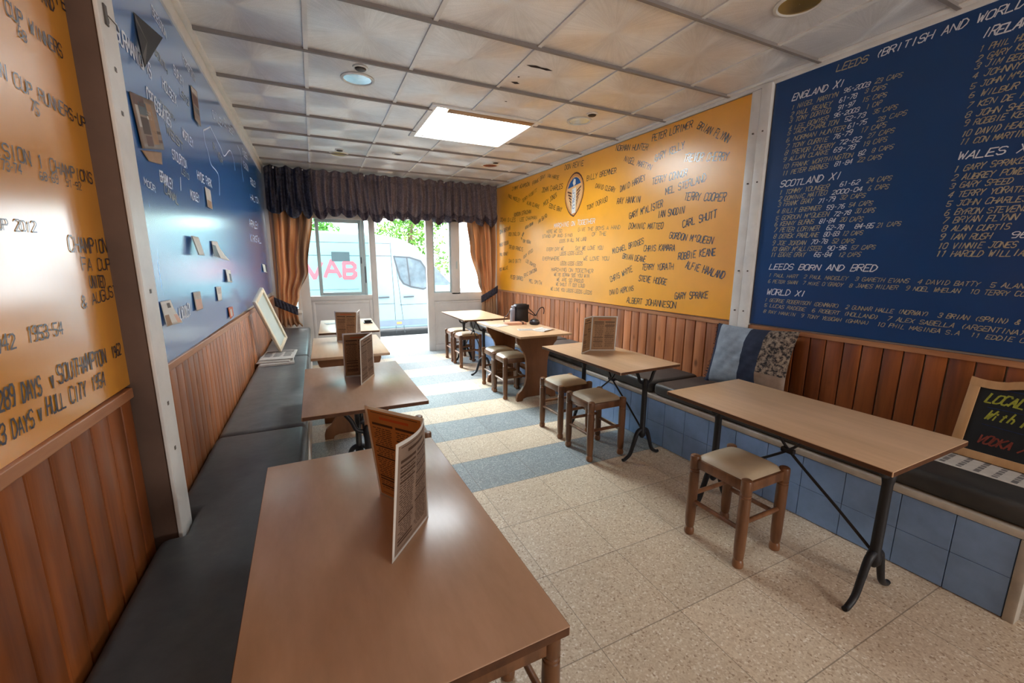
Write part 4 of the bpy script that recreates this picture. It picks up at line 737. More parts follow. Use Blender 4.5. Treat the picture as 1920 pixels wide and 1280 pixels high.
def trestle_table(label, cx, cy, w, l, rz=0, near=0.28, far=0.28, dx=0.0):
    t = thing('trestle_table', label, 'table', (cx, cy, 0), rz, 'brown wooden trestle tables'); ht = 0.725
    bm = B(); box(bm, (-w/2, -l/2, ht-0.020), (w/2, l/2, ht), 0.0025); obj('tabletop', bm, 'tabletop', t, 40)
    half = [(0.235, 0.704), (0.235, 0.635), (0.225, 0.60), (0.205, 0.585), (0.185, 0.555), (0.175, 0.53), (0.155, 0.51), (0.135, 0.47), (0.125, 0.42), (0.12, 0.33), (0.12, 0.24), (0.135, 0.175), (0.175, 0.115), (0.215, 0.08), (0.228, 0.04), (0.228, 0.0), (0.165, 0.0), (0.155, 0.022), (0.12, 0.034), (0.0, 0.036)]
    prof = half+[(-a, z) for a, z in half[-2::-1]]
    ya, yb = -l/2+near, l/2-far-0.035
    prof = [(a+dx, z) for a, z in prof]
    for y in (ya, yb):
        bm = B(); prism(bm, prof, 'y', y, y+0.035, 0.002, 0, 1); obj('side_panel', bm, 'trestle', t)
    y0, y1 = ya+0.036, yb-0.001
    bm = B(); n = 24; pts = [(y0, 0.704)]+[(y0+(y1-y0)*k/n, 0.60-0.035*abs(math.cos(math.pi*2*k/n))+(0.03 if 8 < k < 16 else 0)) for k in range(n+1)]+[(y1, 0.704)]
    prism(bm, pts, 'x', dx-0.012, dx+0.012, 0.0); obj('apron', bm, 'trestle', t)
    bm = B(); box(bm, (dx+0.022, y0, 0.235), (dx+0.095, y1, 0.262), 0.003); obj('stretcher', bm, 'trestle', t, 40)
    return t
trestle_table('brown wooden trestle table on the left between two iron tables', 0.21, 3.59, 0.54, 0.88, R(-1), 0.27, 0.2)
trestle_table('brown wooden trestle table on the right with a black handbag and papers', 1.945, 3.9, 0.565, 1.13, 0, 0.28, 0.03, 0.055)

# ------------------------------------------------------------------ stools
def make_stool(label):
    t = thing('stool', label, 'stool', (0, 0, 0), 0, 'low wooden stools with beige seats')
    w, d = 0.138, 0.138; prof = [(0.0185, 0.0), (0.0232, 0.004), (0.0252, 0.018), (0.0218, 0.035), (0.0179, 0.041), (0.0218, 0.050), (0.0245, 0.10), (0.0252, 0.30), (0.0245, 0.352), (0.0218, 0.355), (0.0218, 0.358), (0.0245, 0.361), (0.0245, 0.366), (0.0218, 0.369), (0.0245, 0.373), (0.0245, 0.43), (0.0225, 0.436), (0.0159, 0.440), (0.0027, 0.4405)]
    for sx in (-1, 1):
        for sy in (-1, 1): lg = B(); lathe(lg, prof, (sx*w, sy*d, 0), 16); obj('leg', lg, 'stoolwood', t, 35)
    bm = B()
    for s in (-1, 1):
        box(bm, (-w+.012, s*d-.011, 0.378), (w-.012, s*d+.011, 0.424), 0.003); box(bm, (s*w-.011, -d+.012, 0.378), (s*w+.011, d-.012, 0.424), 0.003)
    obj('seat_frame', bm, 'stoolwood', t, 40)
    bm = B()
    def S(u, v):
        x, y = (u-0.5)*2, (v-0.5)*2
        k = (1-x**4)*(1-y**4)
        return (x*(w-.002-0.008*0), y*(d-.002), 0.4245+0.036*k**0.6)
    grid(bm, 18, 18, S)
    bmesh.ops.contextual_create
    lo = box(B(), (-w+.003, -d+.003, 0.405), (w-.003, d-.003, 0.425))
    tm = bpy.data.meshes.new('tmp'); lo.to_mesh(tm); lo.free(); bm.from_mesh(tm); bpy.data.meshes.remove(tm)
    bmesh.ops.recalc_face_normals(bm, faces=list(bm.faces)); obj('seat_pad', bm, 'seat', t, 60)
    for s, z in ((-1, 0.19), (1, 0.19)):
        bm = B(); tube(bm, [(s*w, -d+.01, z), (s*w, d-.01, z)], 0.0115, 10); obj('stretcher', bm, 'stoolwood', t, 50)
    for s, z in ((-1, 0.225), (1, 0.225)):
        bm = B(); tube(bm, [(-w+.01, s*d, z), (w-.01, s*d, z)], 0.0115, 10); obj('stretcher', bm, 'stoolwood', t, 50)
    return t
def copy_thing(src, loc, rz, label, group=None):
    r = src.copy(); C.objects.link(r); r.location = loc; r.rotation_euler = (0, 0, rz); r['label'] = label
    for ch in list(src.children):
        c = ch.copy(); C.objects.link(c); c.parent = r
        for g in ch.children: d = g.copy(); C.objects.link(d); d.parent = c
    return r
st = make_stool('lone low wooden stool in front of the long right table')
st.location = (1.818, 1.226, 0); st.rotation_euler = (0, 0, R(1))
for x, y, a, lab in ((1.818, 2.384, 0, 'nearer of two wooden stools before the right table with the menu'), (1.832, 2.815, R(2), 'farther of two wooden stools before the right table with the menu'),
                     (1.838, 3.885, 0, 'nearer of two wooden stools pushed against the right trestle table'), (1.842, 4.215, R(1), 'farther of two wooden stools at the right trestle table'),
                     (1.845, 5.342, 0, 'nearer of two wooden stools at the far right table by the shop front'), (1.845, 5.725, 0, 'farther of two wooden stools at the far right table by the shop front'),
                     (0.355, 0.928, 0, 'stool mostly hidden under the foreground table, one leg showing at its corner'), (0.385, 2.365, R(-3), 'stool under the second left table, partly hidden behind the upright menu')):
    copy_thing(st, (x, y, 0), a, lab)

# ------------------------------------------------------------------ menus: folded cards standing open like a V
def menu(label, spine, a, b, zt, tops, pa, pb, bulge=(0, 0)):
    """spine / a / b: floor-plan points of the fold and of the two free edges; tops: how far the three top corners lean"""
    z0 = zt; h = 0.28
    t = thing('menu_card', label, 'menu', (spine[0], spine[1], z0), 0, 'folded menus standing on the tables')
    S0 = Vector((0, 0, 0.0004)); S1 = Vector((tops[0][0], tops[0][1], h+tops[0][2]))
    for key, (q, top, mat, bl) in enumerate(((a, tops[1], pa, bulge[0]), (b, tops[2], pb, bulge[1]))):
        E0 = Vector((q[0]-spine[0], q[1]-spine[1], 0.0004)); E1 = Vector((q[0]-spine[0]+top[0], q[1]-spine[1]+top[1], h+top[2]))
        side = (E0-S0).cross(Vector((0, 0, 1))).normalized()
        def P(u, v, d=0.0):
            p = (S0*(1-u)+E0*u)*(1-v)+(S1*(1-u)+E1*u)*v
            return p+side*(bl*math.sin(math.pi*u)*v+d)
        bm = B(); grid(bm, 10, 10, lambda u, v: P(u, v)); solid(obj('panel', bm, 'paper', t, 60), 0.0016)
        r2 = random.Random(hash(label) % 7 + key)
        r2 = random.Random(len(label)+key)
        for sd, nm in ((0.0013, 'printed_page'), (-0.0013, 'printed_page')):
            bm = B(); grid(bm, 10, 10, lambda u, v: P(0.045+0.91*u, 0.03+0.94*v, sd)); pg = obj(nm, bm, mat if sd*1 > 0 or True else mat, t, 60)
            bm = B(); d2 = sd*1.25
            def bar(u0, u1, v0, v1, mi=0):
                grid(bm, max(2, int((u1-u0)*10)), 1, lambda u, v: P(u0+(u1-u0)*u, v0+(v1-v0)*v, d2), mi)
            flip = lambda u0, u1: (u0, u1)
            bar(0.10, 0.90, 0.945, 0.952); bar(0.10, 0.90, 0.055, 0.06)
            bar(0.25, 0.75, 0.885, 0.912, 1 if key == 0 else 0)
            for u0, u1 in ((0.10, 0.48), (0.53, 0.90)):
                bar(u0, u1, 0.815, 0.84)
                v = 0.785
                while v > 0.10:
                    if r2.random() < 0.12: bar(u0, u1, v-0.012, v+0.006); v -= 0.03; continue
                    a0 = u0+0.01+r2.random()*0.05
                    while a0 < u1-0.04:
                        w = min(r2.uniform(0.03, 0.10), u1-a0); bar(a0, a0+w, v-0.004, v+0.004); a0 += w+0.018
                    v -= 0.0215
            obj('printed_text', bm, ['print', 'print_orange'], pg)
    return t
menu('tall menu card standing open on the foreground table', (0.2245, 0.99), (0.126, 1.159), (0.108, 0.85), 0.725, ((-0.002, 0, -0.005), (-0.028, 0.0, -0.006), (0.022, 0, 0.0)), 'kraft_warm', 'kraft_grey', (0.0, -0.016))
menu('menu card standing open on the second left table', (0.283, 2.534), (0.115, 2.545), (0.187, 2.33), 0.725, ((0, 0, -0.02), (0.004, 0, -0.02), (0.008, 0, -0.025)), 'kraft', 'kraft_grey')
menu('menu card standing on the left trestle table, farthest of the left menus', (0.285, 3.70), (0.133, 3.786), (0.335, 3.87), 0.725, ((0.02, 0, -0.02), (-0.004, 0, -0.02), (0.004, 0, -0.02)), 'kraft', 'kraft_grey')
menu('menu card standing on the right iron table against the planked wall', (1.89, 2.578), (2.07, 2.498), (1.763, 2.508), 0.725, ((0.01, 0, -0.01), (0.012, 0, -0.012), (0.018, 0.0, -0.012)), 'kraft', 'kraft')

# ------------------------------------------------------------------ papers and small things on the tables
def sheet(name, label, cat, x, y, z, w, l, rz, mat, t=0.0016, ink=True, group=None, curl=0.0):
    o = thing(name, label, cat, (x, y, z), rz, group)
    bm = B(); grid(bm, 10, 10, lambda u, v: ((u-.5)*w, (v-.5)*l, t/2+0.0004+curl*max(0, abs(v-.5)*2-0.5)**2*4)); solid(obj('sheet', bm, mat, o, 60), t)
    if ink:
        r2 = random.Random(int(x*1000+y*100)); bm = B()
        for k in range(9):
            v = 0.1+0.09*k; a = 0.08
            while a < 0.85:
                b_ = a+r2.uniform(0.06, 0.25); b_ = min(b_, 0.92); zz = t+0.001
                grid(bm, 2, 1, lambda u, q: ((a+(b_-a)*u-.5)*w, (v+0.03*q-.5)*l, zz+curl*max(0, abs(v+0.03*q-.5)*2-0.5)**2*4)); a = b_+0.04
        obj('print', bm, 'newsink', o)
    return o
sheet('paper', 'crumpled white papers on the right trestle table, nearer end', 'paper', 2.06, 3.60, 0.725, 0.20, 0.16, 0.5, 'paper', 0.002, True, None, 0.012)
sheet('paper', 'white paper on the right trestle table beside the wallet, far left corner', 'paper', 1.76, 4.06, 0.725, 0.17, 0.15, 0.3, 'paper', 0.006)
sheet('paper', 'yellowish paper lying between the white papers on the right trestle table', 'paper', 1.90, 3.70, 0.725, 0.15, 0.11, -0.3, 'newsprint', 0.0015)
sheet('paper', 'white paper on the far left table beside the window door', 'paper', 0.15, 4.96, 0.725, 0.16, 0.14, 0.2, 'paper', 0.0015)
t = thing('ashtray', 'small black box lying on the far left table', 'ashtray', (0.505, 4.86, 0.725))
bm = B(); prism(bm, [(-.045, -.045), (.045, -.045), (.045, .045), (-.045, .045)], 'z', 0, 0.012, 0.003); obj('base', bm, 'black', t, 40)
bm = B(); lathe(bm, [(0.036, 0.012), (0.042, 0.03), (0.038, 0.03), (0.03, 0.016)], (0, 0, 0), 24); obj('rim', bm, 'black', t, 40)
t = thing('wallet', 'pinkish tan wallet lying beside the black handbag', 'wallet', (1.975, 4.085, 0.725), R(-6))
bm = B(); box(bm, (-.115, -.06, 0), (.115, .06, .013), 0.005); obj('back_cover', bm, 'wallet', t, 40)
bm = B(); box(bm, (-.113, -.058, .0132), (.113, .058, .026), 0.005); obj('flap', bm, 'wallet', t, 40)
bm = B(); box(bm, (.06, -.062, .006), (.078, .062, .028), 0.002); obj('clasp', bm, 'strap', t, 40)
hb = thing('handbag', 'upright black leather handbag with a long dark strap on the right trestle table', 'handbag', (2.105, 4.215, 0.725), R(4))
bm = B(); prism(bm, [(-.085, 0), (.085, 0), (.078, .19), (.060, .212), (-.060, .212), (-.080, .19)], 'y', -.045, .045, 0.010, 0, 3); obj('body', bm, 'bag', hb, 50)
bm = B(); box(bm, (-.125, -.035, 0.001), (-.087, .035, .165), 0.012, 3); box(bm, (-.112, -.03, .12), (-.086, .03, .195), 0.010, 3); obj('side_pocket', bm, 'bag_grey', hb, 50)
bm = B(); box(bm, (-.07, -.052, .02), (.07, -.044, .15), 0.004); obj('front_pocket', bm, 'bag', hb, 40)
bm = B(); box(bm, (-.084, -.05, .165), (.084, -.043, .205), 0.003); obj('flap', bm, 'bag', hb, 40)
bm = B(); tube(bm, smoothpath([(.08, 0, .17), (.115, -.03, .135), (.155, -.06, .085), (.165, -.062, .075), (.185, -.065, .11), (.215, -.07, .155), (.255, -.075, .165), (.27, -.077, .135), (.262, -.08, .09)], 8), 0.006, 8)
obj('strap', bm, 'strap', hb, 60); bm = B(); tube(bm, smoothpath([(.08, 0.01, .12), (.12, -.03, .095), (.15, -.05, .075), (.165, -.055, .075)], 8), 0.005, 8)
obj('strap', bm, 'strap', hb, 60); bm = B(); tube(bm, smoothpath([(-.085, .02, .16), (-.12, .03, .14), (-.15, .035, .09), (-.19, .04, .06), (-.195, .04, .01)], 6), 0.005, 8); obj('strap', bm, 'strap', hb, 60)
t = thing('pouch', 'small round black pouch beside the handbag under its strap', 'pouch', (2.165, 3.99, 0.725))
bm = B(); lathe(bm, [(0.045, 0.0), (0.058, 0.012), (0.055, 0.035), (0.04, 0.055), (0.018, 0.064), (0.004, 0.066)], (0, 0, 0), 24); obj('body', bm, 'bag', t, 60)
bm = B(); tube(bm, [(0.052*math.cos(a), 0.052*math.sin(a), 0.036) for a in [2*math.pi*k/24 for k in range(25)]], 0.003, 6, False); obj('zip', bm, 'bag_grey', t, 60)

# ------------------------------------------------------------------ newspapers and leaning picture on the left bench
def newspaper(label, x, y, z, w, l, h, rz):
    o = thing('newspaper', label, 'newspaper', (x, y, z), rz, 'folded newspapers on the left bench')
    n = 4
    for k in range(n):
        bm = B(); e = 0.004*k
        box(bm, (-w/2+e, -l/2+e*.5, h*k/n+0.0003), (w/2-e*.3, l/2-e, h*(k+1)/n-0.0006), 0.001, 1); obj('page_fold', bm, 'newsprint', o)
    bm = B(); r2 = random.Random(int(x*997+z*1009))
    box(bm, (-w*.42, l*.30, h), (w*.42, l*.40, h+0.0006))
    for c in range(3):
        for k in range(10): box(bm, (-w*.42+c*w*.29, l*.26-k*l*.055, h), (-w*.42+c*w*.29+w*r2.uniform(.18, .26), l*.26-k*l*.055+l*.02, h+0.0006))
    obj('newsprint_columns', bm, 'newsink', o)
    return o
newspaper('lowest of the folded newspapers stacked below the leaning picture frame', -0.36, 4.14, 0.529, 0.27, 0.42, 0.015, R(4))
newspaper('middle one of the folded newspapers stacked below the leaning picture frame', -0.355, 4.17, 0.5455, 0.255, 0.40, 0.012, R(-6))
newspaper('topmost folded newspaper, the leaning picture frame rests on it', -0.345, 4.22, 0.5592, 0.27, 0.42, 0.009, R(-3))
def leaning_picture():
    b0 = Vector((-0.355, 4.33, 0.5715)); t0 = Vector((-0.478, 3.95, 1.07)); up = (t0-b0); Lg = up.length; up.normalize()
    wd = Vector((0.35, 0.93, 0.0)); wd = (wd-up*wd.dot(up)).normalized(); nrm = wd.cross(up)
    if nrm.x < 0: nrm = -nrm
    m = Matrix((wd, up, nrm)).transposed().to_4x4(); m.translation = b0
    t = thing('picture_frame', 'long white framed picture leaning on the left planked wall above newspapers', 'picture frame', b0)
    t.rotation_euler = m.to_euler(); w = 0.18
    bm = B(); box(bm, (0, 0, 0), (w, Lg, 0.012), 0.002); obj('backing', bm, 'newsprint', t, 40)
    bm = B(); f = 0.022
    for lo, hi in (((0, 0, 0.012), (f, Lg, 0.028)), ((w-f, 0, 0.012), (w, Lg, 0.028)), ((f, 0, 0.012), (w-f, f*1.6, 0.028)), ((f, Lg-f*1.6, 0.012), (w-f, Lg, 0.028))): box(bm, lo, hi, 0.003)
    obj('frame', bm, 'cream', t, 40)
    obj('glazing', box(B(), (f, f*1.6, 0.0125), (w-f, Lg-f*1.6, 0.016)), 'picture', t)
leaning_picture()

# ------------------------------------------------------------------ pillow and chalkboard on the right bench
def pillow():
    t = thing('pillow', 'patchwork pillow of faded denim and floral cloth leaning on the right wall', 'pillow', (2.765, 1.885, 0.727))
    a = Vector((0.02, -1, 0.03)).normalized(); u_ = Vector((0.26, -0.16, 0.95)).normalized(); u_ = (u_-a*u_.dot(a)).normalized(); n = a.cross(u_)
    if n.x > 0: n = -n
    t.rotation_euler = Matrix((a, u_, n)).transposed().to_euler()
    w, h = 0.30, 0.23; r2 = random.Random(4)
    def S(sg):
        def f(u, v):
            x, y = 2*u-1, 2*v-1
            k = max(0, (1-abs(x)**2.6))*max(0, (1-abs(y)**2.6))
            cx = x*(1-0.07*(1-y*y))*w; cy = y*(1-0.07*(1-x*x))*h
            wr = 0.004*math.sin(9*x+5*y)*k+0.003*math.sin(17*x-11*y+2)*k+0.0015*math.sin(31*y+7*x)*k
            return (cx, cy, sg*(0.075*k**0.55)+wr)
        return f
    bm = B(); grid(bm, 40, 34, S(-1)); bmesh.ops.remove_doubles(bm, verts=list(bm.verts), dist=1e-6); obj('back_cloth', bm, 'denim_dark', t, 80)
    f = S(1)
    strips = [(0.0, 0.07, 'denim_dark'), (0.07, 0.48, 'denim'), (0.48, 0.70, 'denim_dark')]
    for u0, u1, m in strips:
        bm = B(); grid(bm, max(4, int(40*(u1-u0))), 34, lambda u, v: f(u0+(u1-u0)*u, v)); obj('denim_patch', bm, m, t, 80)
    for v0, v1, m in ((0.0, 0.3, 'kraft_grey'), (0.3, 0.62, 'floral'), (0.62, 1.0, 'floral')):
        bm = B(); grid(bm, 12, 14, lambda u, v: f(0.70+0.30*u, v0+(v1-v0)*v)); obj('floral_patch', bm, m, t, 80)
    bm = B()
    for k in range(40):
        y = -h*0.93+2*h*0.93*k/39; x = -w*(1-0.07*(1-(y/h)**2))
        tube(bm, [(x, y, 0), (x-0.012-0.006*r2.random(), y+r2.uniform(-.008, .008), r2.uniform(-.008, .008))], 0.0022, 5)
    obj('fringe', bm, 'denim_dark', t)
pillow()
def chalkboard():
    P0 = Vector((2.765, 0.80, 0.4835)); up = Vector((0.115, 0, 0.38)).normalized(); a = Vector((0, -1, 0)); n = a.cross(up)
    if n.x > 0: n = -n
    t = thing('chalkboard', 'chalkboard with arched pale wood frame leaning at the right bench end', 'chalkboard', P0)
    t.rotation_euler = Matrix((a, up, n)).transposed().to_euler()
    Wd, Hh, f = 0.60, 0.385, 0.038
    def top(s): q = s/Wd; return Hh-0.008*math.sin(math.pi*min(1, q/0.22))+(0.035*max(0, math.sin(math.pi*(q-0.2)/0.6)) if 0.2 < q < 0.8 else 0)
    n_ = 40
    outer = [(0, 0), (Wd, 0)]+[(Wd-Wd*k/n_, top(Wd-Wd*k/n_)) for k in range(n_+1)]
    bm = B(); prism(bm, [(x, y) for x, y in outer], 'z', 0.0, 0.006); obj('backing', bm, 'palewood', t)
    bm = B(); prism(bm, [(f*.8, f*.8), (Wd-f*.8, f*.8)]+[(x, top(x)-f*.8) for x in [Wd-f*.8-(Wd-1.6*f)*k/n_ for k in range(n_+1)]], 'z', 0.0062, 0.010); obj('slate', bm, 'slate', t)
    bm = B(); box(bm, (0, 0, 0.0065), (Wd, f, 0.018), 0.003); box(bm, (0, f, 0.0065), (f, Hh-f, 0.018), 0.003); box(bm, (Wd-f, f, 0.0065), (Wd, Hh-f, 0.018), 0.003)
    xs = [Wd*k/n_ for k in range(n_+1)]
    prism(bm, [(x, top(x)-f) for x in xs]+[(x, top(x)) for x in xs[::-1]], 'z', 0.0065, 0.018); obj('frame', bm, 'palewood', t, 40)
    Z = 0.0104
    def line(text, x, y, L, h, mat, sl=0.35, th=0.16):
        bm = B(); letters(bm, text, lambda s, q: (x+s, y+q, Z), L, h, th, sl, 0.5, N=(0, 0, 0.0001)); obj('chalk_writing', bm, mat, t)
    line('LOCAL', 0.066, 0.276, 0.122, 0.042, 'chalk_yellow'); line('With', 0.080, 0.198, 0.095, 0.042, 'chalk_yellow', 0.4, 0.14); line('M', 0.198, 0.196, 0.035, 0.042, 'chalk_yellow')
    line('VODKA / RE', 0.080, 0.082, 0.22, 0.040, 'chalk_red', 0.35, 0.17)
    bm = B(); tube(bm, [(0.11, 0.345, Z), (0.2, 0.342, Z), (0.30, 0.34, Z)], 0.0014, 6); tube(bm, [(0.08, 0.252, Z), (0.2, 0.252, Z), (0.30, 0.248, Z)], 0.0012, 6); tube(bm, [(0.08, 0.17, Z), (0.2, 0.165, Z), (0.30, 0.165, Z)], 0.001, 6); obj('chalk_line', bm, 'chalk_blue', t)
chalkboard()
sheet('newspaper', 'newspaper lying on the right bench under the chalkboard', 'newspaper', 2.69, 0.56, 0.4825, 0.22, 0.62, R(2), 'newsprint', 0.0012)

# ------------------------------------------------------------------ flyers on the left blue board
def flyer(name, label, cat, pts, mat, lift=0.004, art=None, peel=0):
    """pts: (y, z) corners from top left clockwise; peel: how far the last corner stands off the wall"""
    cy = sum(p[0] for p in pts)/len(pts); cz = sum(p[1] for p in pts)/len(pts)
    t = thing(name, label, cat, (XL+0.0016, cy, cz), 0, 'flyers stuck on the left blue board')
    q = [(p[0]-cy, p[1]-cz) for p in pts]; bm = B()
    if len(q) == 4:
        def S(u, v):
            y = (q[0][0]*(1-u)+q[1][0]*u)*(1-v)+(q[3][0]*(1-u)+q[2][0]*u)*v; z = (q[0][1]*(1-u)+q[1][1]*u)*(1-v)+(q[3][1]*(1-u)+q[2][1]*u)*v
            return (lift*(0.4+v*0.6)+peel*max(0, u*v-0.1)**1.5, y, z)
        grid(bm, 8, 8, S); o = solid(obj('sheet', bm, mat, t, 80), 0.001)
        for (u0, v0, u1, v1, m) in art or ():
            bm = B(); grid(bm, 4, 4, lambda u, v: tuple(Vector(S(u0+(u1-u0)*u, v0+(v1-v0)*v))+Vector((0.0008, 0, 0)))); obj('printed_picture', bm, m, t)
    return t
flyer('flyer', 'large collage flyer on the blue board beside the white post', 'flyer', [(1.905, 1.945), (2.165, 1.995), (2.205, 1.83), (1.94, 1.775)], 'kraft_grey', 0.006, [(0.05, 0.02, 0.5, 0.2, 'crestbrown'), (0.22, 0.12, 0.56, 0.36, 'vandark'), (0.1, 0.2, 0.2, 0.6, 'newsprint'), (0.5, 0.25, 0.72, 0.42, 'paper'), (0.2, 0.4, 0.52, 0.72, 'print'), (0.56, 0.1, 0.8, 0.9, 'kraft'), (0.25, 0.75, 0.52, 0.95, 'crestbrown'), (0.6, 0.62, 0.98, 0.68, 'print'), (0.6, 0.8, 0.98, 0.86, 'crestbrown')])
flyer('flyer', 'torn lower edge of an old brown flyer below the collage flyer', 'flyer', [(1.945, 1.77), (2.18, 1.815), (2.16, 1.765), (2.0, 1.745)], 'kraft', 0.003)
flyer('flyer', 'narrow purple brown flyer high on the blue board near the ceiling', 'flyer', [(2.865, 2.30), (3.01, 2.315), (2.985, 2.125), (2.85, 2.13)], 'kraft_grey', 0.006, [(0.05, 0.03, 0.9, 0.18, 'newsprint'), (0.1, 0.22, 0.9, 0.5, 'crestbrown'), (0.1, 0.55, 0.9, 0.72, 'newsink')])
flyer('flyer', 'pale narrow flyer in the middle of the blue board', 'flyer', [(2.90, 1.80), (3.04, 1.80), (3.02, 1.69), (2.89, 1.69)], 'newsprint', 0.006, [(0.1, 0.62, 0.9, 0.98, 'kraft')])
flyer('flyer', 'white upright flyer with curling dark edge below the district names', 'flyer', [(2.41, 1.508), (2.555, 1.508), (2.55, 1.42), (2.42, 1.42)], 'paper', 0.028, [(0.0, 0.05, 0.16, 0.98, 'black')])
flyer('flyer', 'white flyer peeling into a dark triangle on the blue board', 'flyer', [(2.885, 1.506), (3.05, 1.508), (3.08, 1.395), (2.88, 1.425)], 'paper', 0.010, [(0.02, 0.25, 0.5, 0.98, 'black')], 0.05)
flyer('flyer', 'small white flyer beside the peeling one, toward the curtain', 'flyer', [(3.185, 1.345), (3.36, 1.335), (3.32, 1.255), (3.175, 1.265)], 'paper', 0.014, [(0.5, 0.3, 0.95, 0.9, 'vandark')])
flyer('flyer', 'torn white and pink flyer low beside the white post', 'flyer', [(1.89, 1.245), (2.01, 1.243), (2.035, 1.15), (1.905, 1.152)], 'paper', 0.008, [(0.05, 0.55, 0.4, 0.98, 'kraft'), (0.5, 0.1, 0.8, 0.3, 'newsink'), (0.75, 0.6, 0.98, 0.95, 'wallet')], 0.02)
flyer('flyer', 'reddish speckled flyer low on the blue board, second from the post', 'flyer', [(2.355, 1.25), (2.485, 1.247), (2.485, 1.162), (2.355, 1.163)], 'newsprint', 0.006, [(0.1, 0.4, 0.95, 0.95, 'wallet')])
flyer('flyer', 'whitish narrow flyer low on the blue board, third from the post', 'flyer', [(2.86, 1.25), (3.0, 1.245), (2.965, 1.165), (2.855, 1.167)], 'paper', 0.006, [(0.15, 0.1, 0.9, 0.5, 'newsprint')])
flyer('flyer', 'small red orange flyer just above the planks on the left wall', 'flyer', [(3.13, 1.105), (3.29, 1.098), (3.27, 1.04), (3.13, 1.032)], 'print_orange', 0.008, [(0.3, 0.2, 0.7, 0.9, 'newsprint')])
flyer('flyer', 'white flyer with dark edge at the far end of the blue board', 'flyer', [(5.36, 1.375), (5.75, 1.362), (5.72, 1.27), (5.37, 1.285)], 'paper', 0.012, [(0.7, 0.0, 1.0, 0.9, 'black')])
# big dark paper hanging off the board in a point
t = thing('torn_poster', 'dark torn poster folding off the blue board near the ceiling', 'poster', (XL+0.002, 2.15, 2.2), 0)
bm = B(); A, Bp, Cc, D = (0.0, -0.065, 0.063), (0.030, 0.15, 0.08), (0.020, -0.11, -0.13), (0.002, -0.075, -0.02)
v = [bm.verts.new(p) for p in (A, Bp, Cc, D)]; bm.faces.new((v[0], v[1], v[2])); bm.faces.new((v[0], v[2], v[3])); solid(obj('sheet', bm, 'bag', t), 0.0012)
bm = B(); v = [bm.verts.new(p) for p in ((0.0025, -0.062, 0.056), (0.017, -0.02, -0.01), (0.0215, -0.105, -0.122), (0.007, -0.074, -0.02))]; bm.faces.new(v); solid(obj('folded_strip', bm, 'newsink', t), 0.0012)

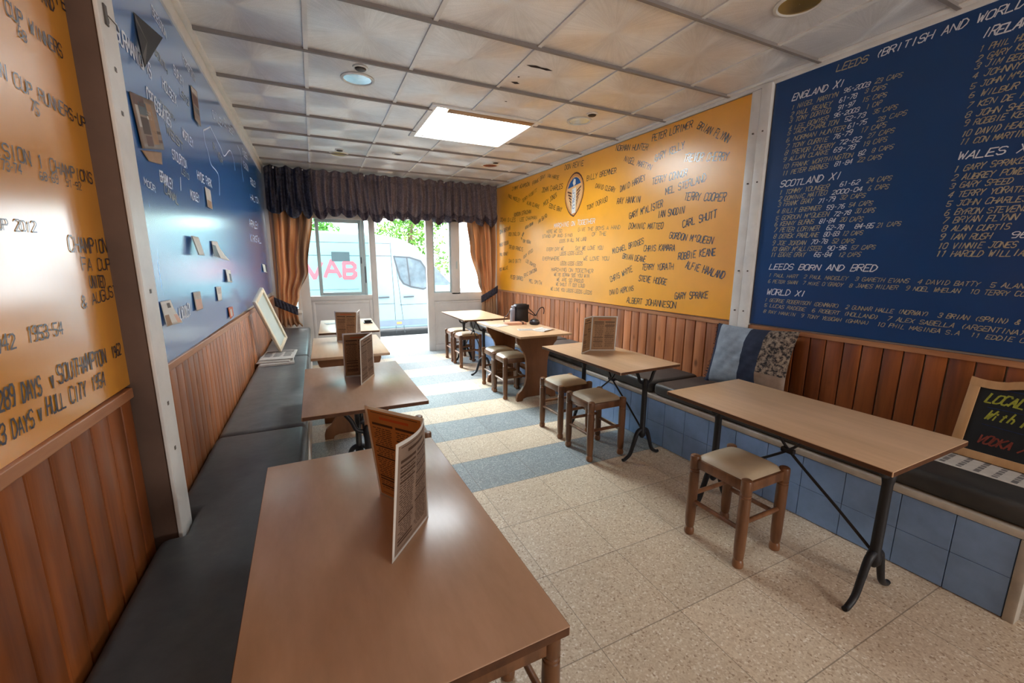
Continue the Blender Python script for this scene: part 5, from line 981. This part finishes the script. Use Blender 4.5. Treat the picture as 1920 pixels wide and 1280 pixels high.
# ------------------------------------------------------------------ street outside
struct('pavement', box(B(), (-6, YF+0.12, -0.06), (9, 8.15, -0.005)), 'paving')
struct('road', box(B(), (-14, 8.15, -0.22), (16, 20, -0.14)), 'asphalt')
def van():
    t = thing('van', 'white delivery van with red letters parked outside the shop front', 'van', (0.4, 8.4, -0.14)); X0 = 0.4
    prof = [(-2.7, 0.24), (-2.72, 0.9), (-2.66, 1.75), (-2.55, 2.02), (-2.2, 2.085), (0.3, 2.10), (1.10, 2.07), (1.55, 2.00), (1.80, 1.89), (1.98, 1.74), (2.22, 1.45), (2.58, 1.10), (3.05, 0.93), (3.25, 0.80), (3.30, 0.45), (3.26, 0.24)]
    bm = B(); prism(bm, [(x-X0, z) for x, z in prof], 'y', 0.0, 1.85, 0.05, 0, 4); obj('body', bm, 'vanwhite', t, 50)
    def side(name, pts, mat, d=0.006, y=-0.001): bm = B(); prism(bm, [(x-X0, z+0.14) for x, z in pts], 'y', y-d, y+0.004, 0.0015, 0, 1); return obj(name, bm, mat, t, 40)
    win = [(1.44, 1.50), (1.72, 1.485), (1.93, 1.42), (2.02, 1.28), (2.05, 0.92), (1.98, 0.89), (1.74, 0.94), (1.60, 1.00), (1.54, 1.10)]
    side('window_seal', [(1.41, 1.53), (1.73, 1.515), (1.95, 1.45), (2.05, 1.30), (2.08, 0.90), (1.98, 0.86), (1.73, 0.91), (1.58, 0.98), (1.51, 1.09)], 'vandark', 0.004)
    side('side_window', win, 'vanwindow', 0.007)
    side('window_divider', [(1.66, 1.49), (1.685, 1.49), (1.735, 0.94), (1.705, 0.94)], 'vandark', 0.010)
    side('windscreen', [(2.14, 1.42), (2.22, 1.33), (2.56, 0.98), (2.48, 0.95), (2.20, 0.96), (2.14, 1.0)], 'vanwindow', 0.006)
    side('rear_window', [(0.31, 1.42), (0.62, 1.42), (0.62, 1.59), (0.31, 1.59)], 'vandark', 0.006)
    side('lower_cladding', [(-2.66, 0.16), (3.2, 0.16), (3.2, 0.27), (-2.66, 0.27)], 'vangrey', 0.014)
    for pts in ([(1.365, 1.78), (1.372, 1.78), (1.40, 0.72), (1.41, 0.0), (1.403, 0.0), (1.392, 0.72)], [(1.44, 1.55), (1.447, 1.55), (1.52, 0.70), (1.58, 0.0), (1.573, 0.0), (1.513, 0.70)],
                [(-2.6, 1.765), (1.36, 1.765), (1.36, 1.757), (-2.6, 1.757)], [(-2.6, 1.53), (1.38, 1.53), (1.38, 1.52), (-2.6, 1.52)], [(1.5, 0.575), (3.1, 0.60), (3.1, 0.592), (1.5, 0.567)], [(-2.6, 0.60), (1.4, 0.605), (1.4, 0.597), (-2.6, 0.592)],
                [(-2.6, 0.90), (0.75, 0.905), (0.75, 0.899), (-2.6, 0.894)]): side('panel_seam', pts, 'vandark', 0.003)
    for x in (1.10, 1.58): side('door_handle', [(x, 0.715), (x+0.2, 0.72), (x+0.2, 0.745), (x, 0.74)], 'vandark', 0.03)
    side('reflector', [(1.42, 0.19), (1.52, 0.19), (1.52, 0.235), (1.42, 0.235)], 'amber', 0.018)
    bm = B()
    for ch, x, w in (('O', -0.75, 0.26), ('V', -0.13, 0.27), ('A', 0.18, 0.26), ('B', 0.51, 0.19)):
        if ch == 'O': continue
        letters(bm, ch, lambda s, q, x=x: (x+s-X0, -0.0035, 1.125+q+0.14), w, 0.28, 0.24, 0.0, 0.0, 1.0, N=(0, -0.0006, 0))
    obj('lettering', bm, 'vanred', t)
    for x in (-1.75, 2.62):
        bm = B(); n = 36
        for a, b_ in (((0.0, 0.25), 0.33),): pass
        prism(bm, [(x-X0+0.31*math.cos(2*math.pi*k/n), 0.31+0.31*math.sin(2*math.pi*k/n)) for k in range(n)], 'y', -0.012, 0.20, 0.02, 0, 3); w = obj('wheel', bm, 'rubber', t, 40)
        bm = B(); prism(bm, [(x-X0+0.19*math.cos(2*math.pi*k/n), 0.31+0.19*math.sin(2*math.pi*k/n)) for k in range(n)], 'y', -0.02, -0.010, 0.006); obj('hub_cap', bm, 'chrome', w, 40)
van()
def tree(label, x, y, h, w, seed, nleaf, zb=0.9):
    r2 = random.Random(seed); t = thing('tree', label, 'tree', (x, y, -0.14), 0, 'trees behind the van')
    bm = B(); tube(bm, smoothpath([(0, 0, 0), (0.05, 0.03, h*0.3), (-0.04, 0, h*0.55), (0.06, 0, h*0.8)], 5), [0.11-0.004*i for i in range(16)], 10); obj('trunk', bm, 'bark', t, 60)
    bm = B(); blobs = [(r2.uniform(-w, w)*0.7, r2.uniform(-0.6, 0.6), zb+(h-zb)*r2.uniform(0.1, 0.95), r2.uniform(0.35, 0.7)) for _ in range(22)]
    for _ in range(nleaf):
        bx, by, bz, br = r2.choice(blobs); d = Vector((r2.gauss(0, 1), r2.gauss(0, 1), r2.gauss(0, 1))).normalized()*br*r2.uniform(0.55, 1.0)
        c = Vector((bx, by, bz))+d; s = r2.uniform(0.04, 0.085)
        a = Vector((r2.gauss(0, 1), r2.gauss(0, 1), r2.gauss(0, 1))).normalized(); b_ = a.cross(Vector((r2.gauss(0, 1), r2.gauss(0, 1), r2.gauss(0, 1)))).normalized()
        bm.faces.new([bm.verts.new(c+a*s), bm.verts.new(c+b_*s*0.45), bm.verts.new(c-a*s), bm.verts.new(c-b_*s*0.45)])
    obj('crown', bm, 'leaf', t)
tree('leafy green tree rising over the van roof, seen in the open doorway', 2.55, 12.0, 4.0, 1.1, 3, 4600)
tree('leafy green tree seen through the left glass panel above the van', -0.2, 12.3, 3.7, 0.95, 9, 4600)
tree('leafy green tree above the van, seen beside the left curtain', -2.9, 12.2, 3.9, 0.95, 14, 3000)
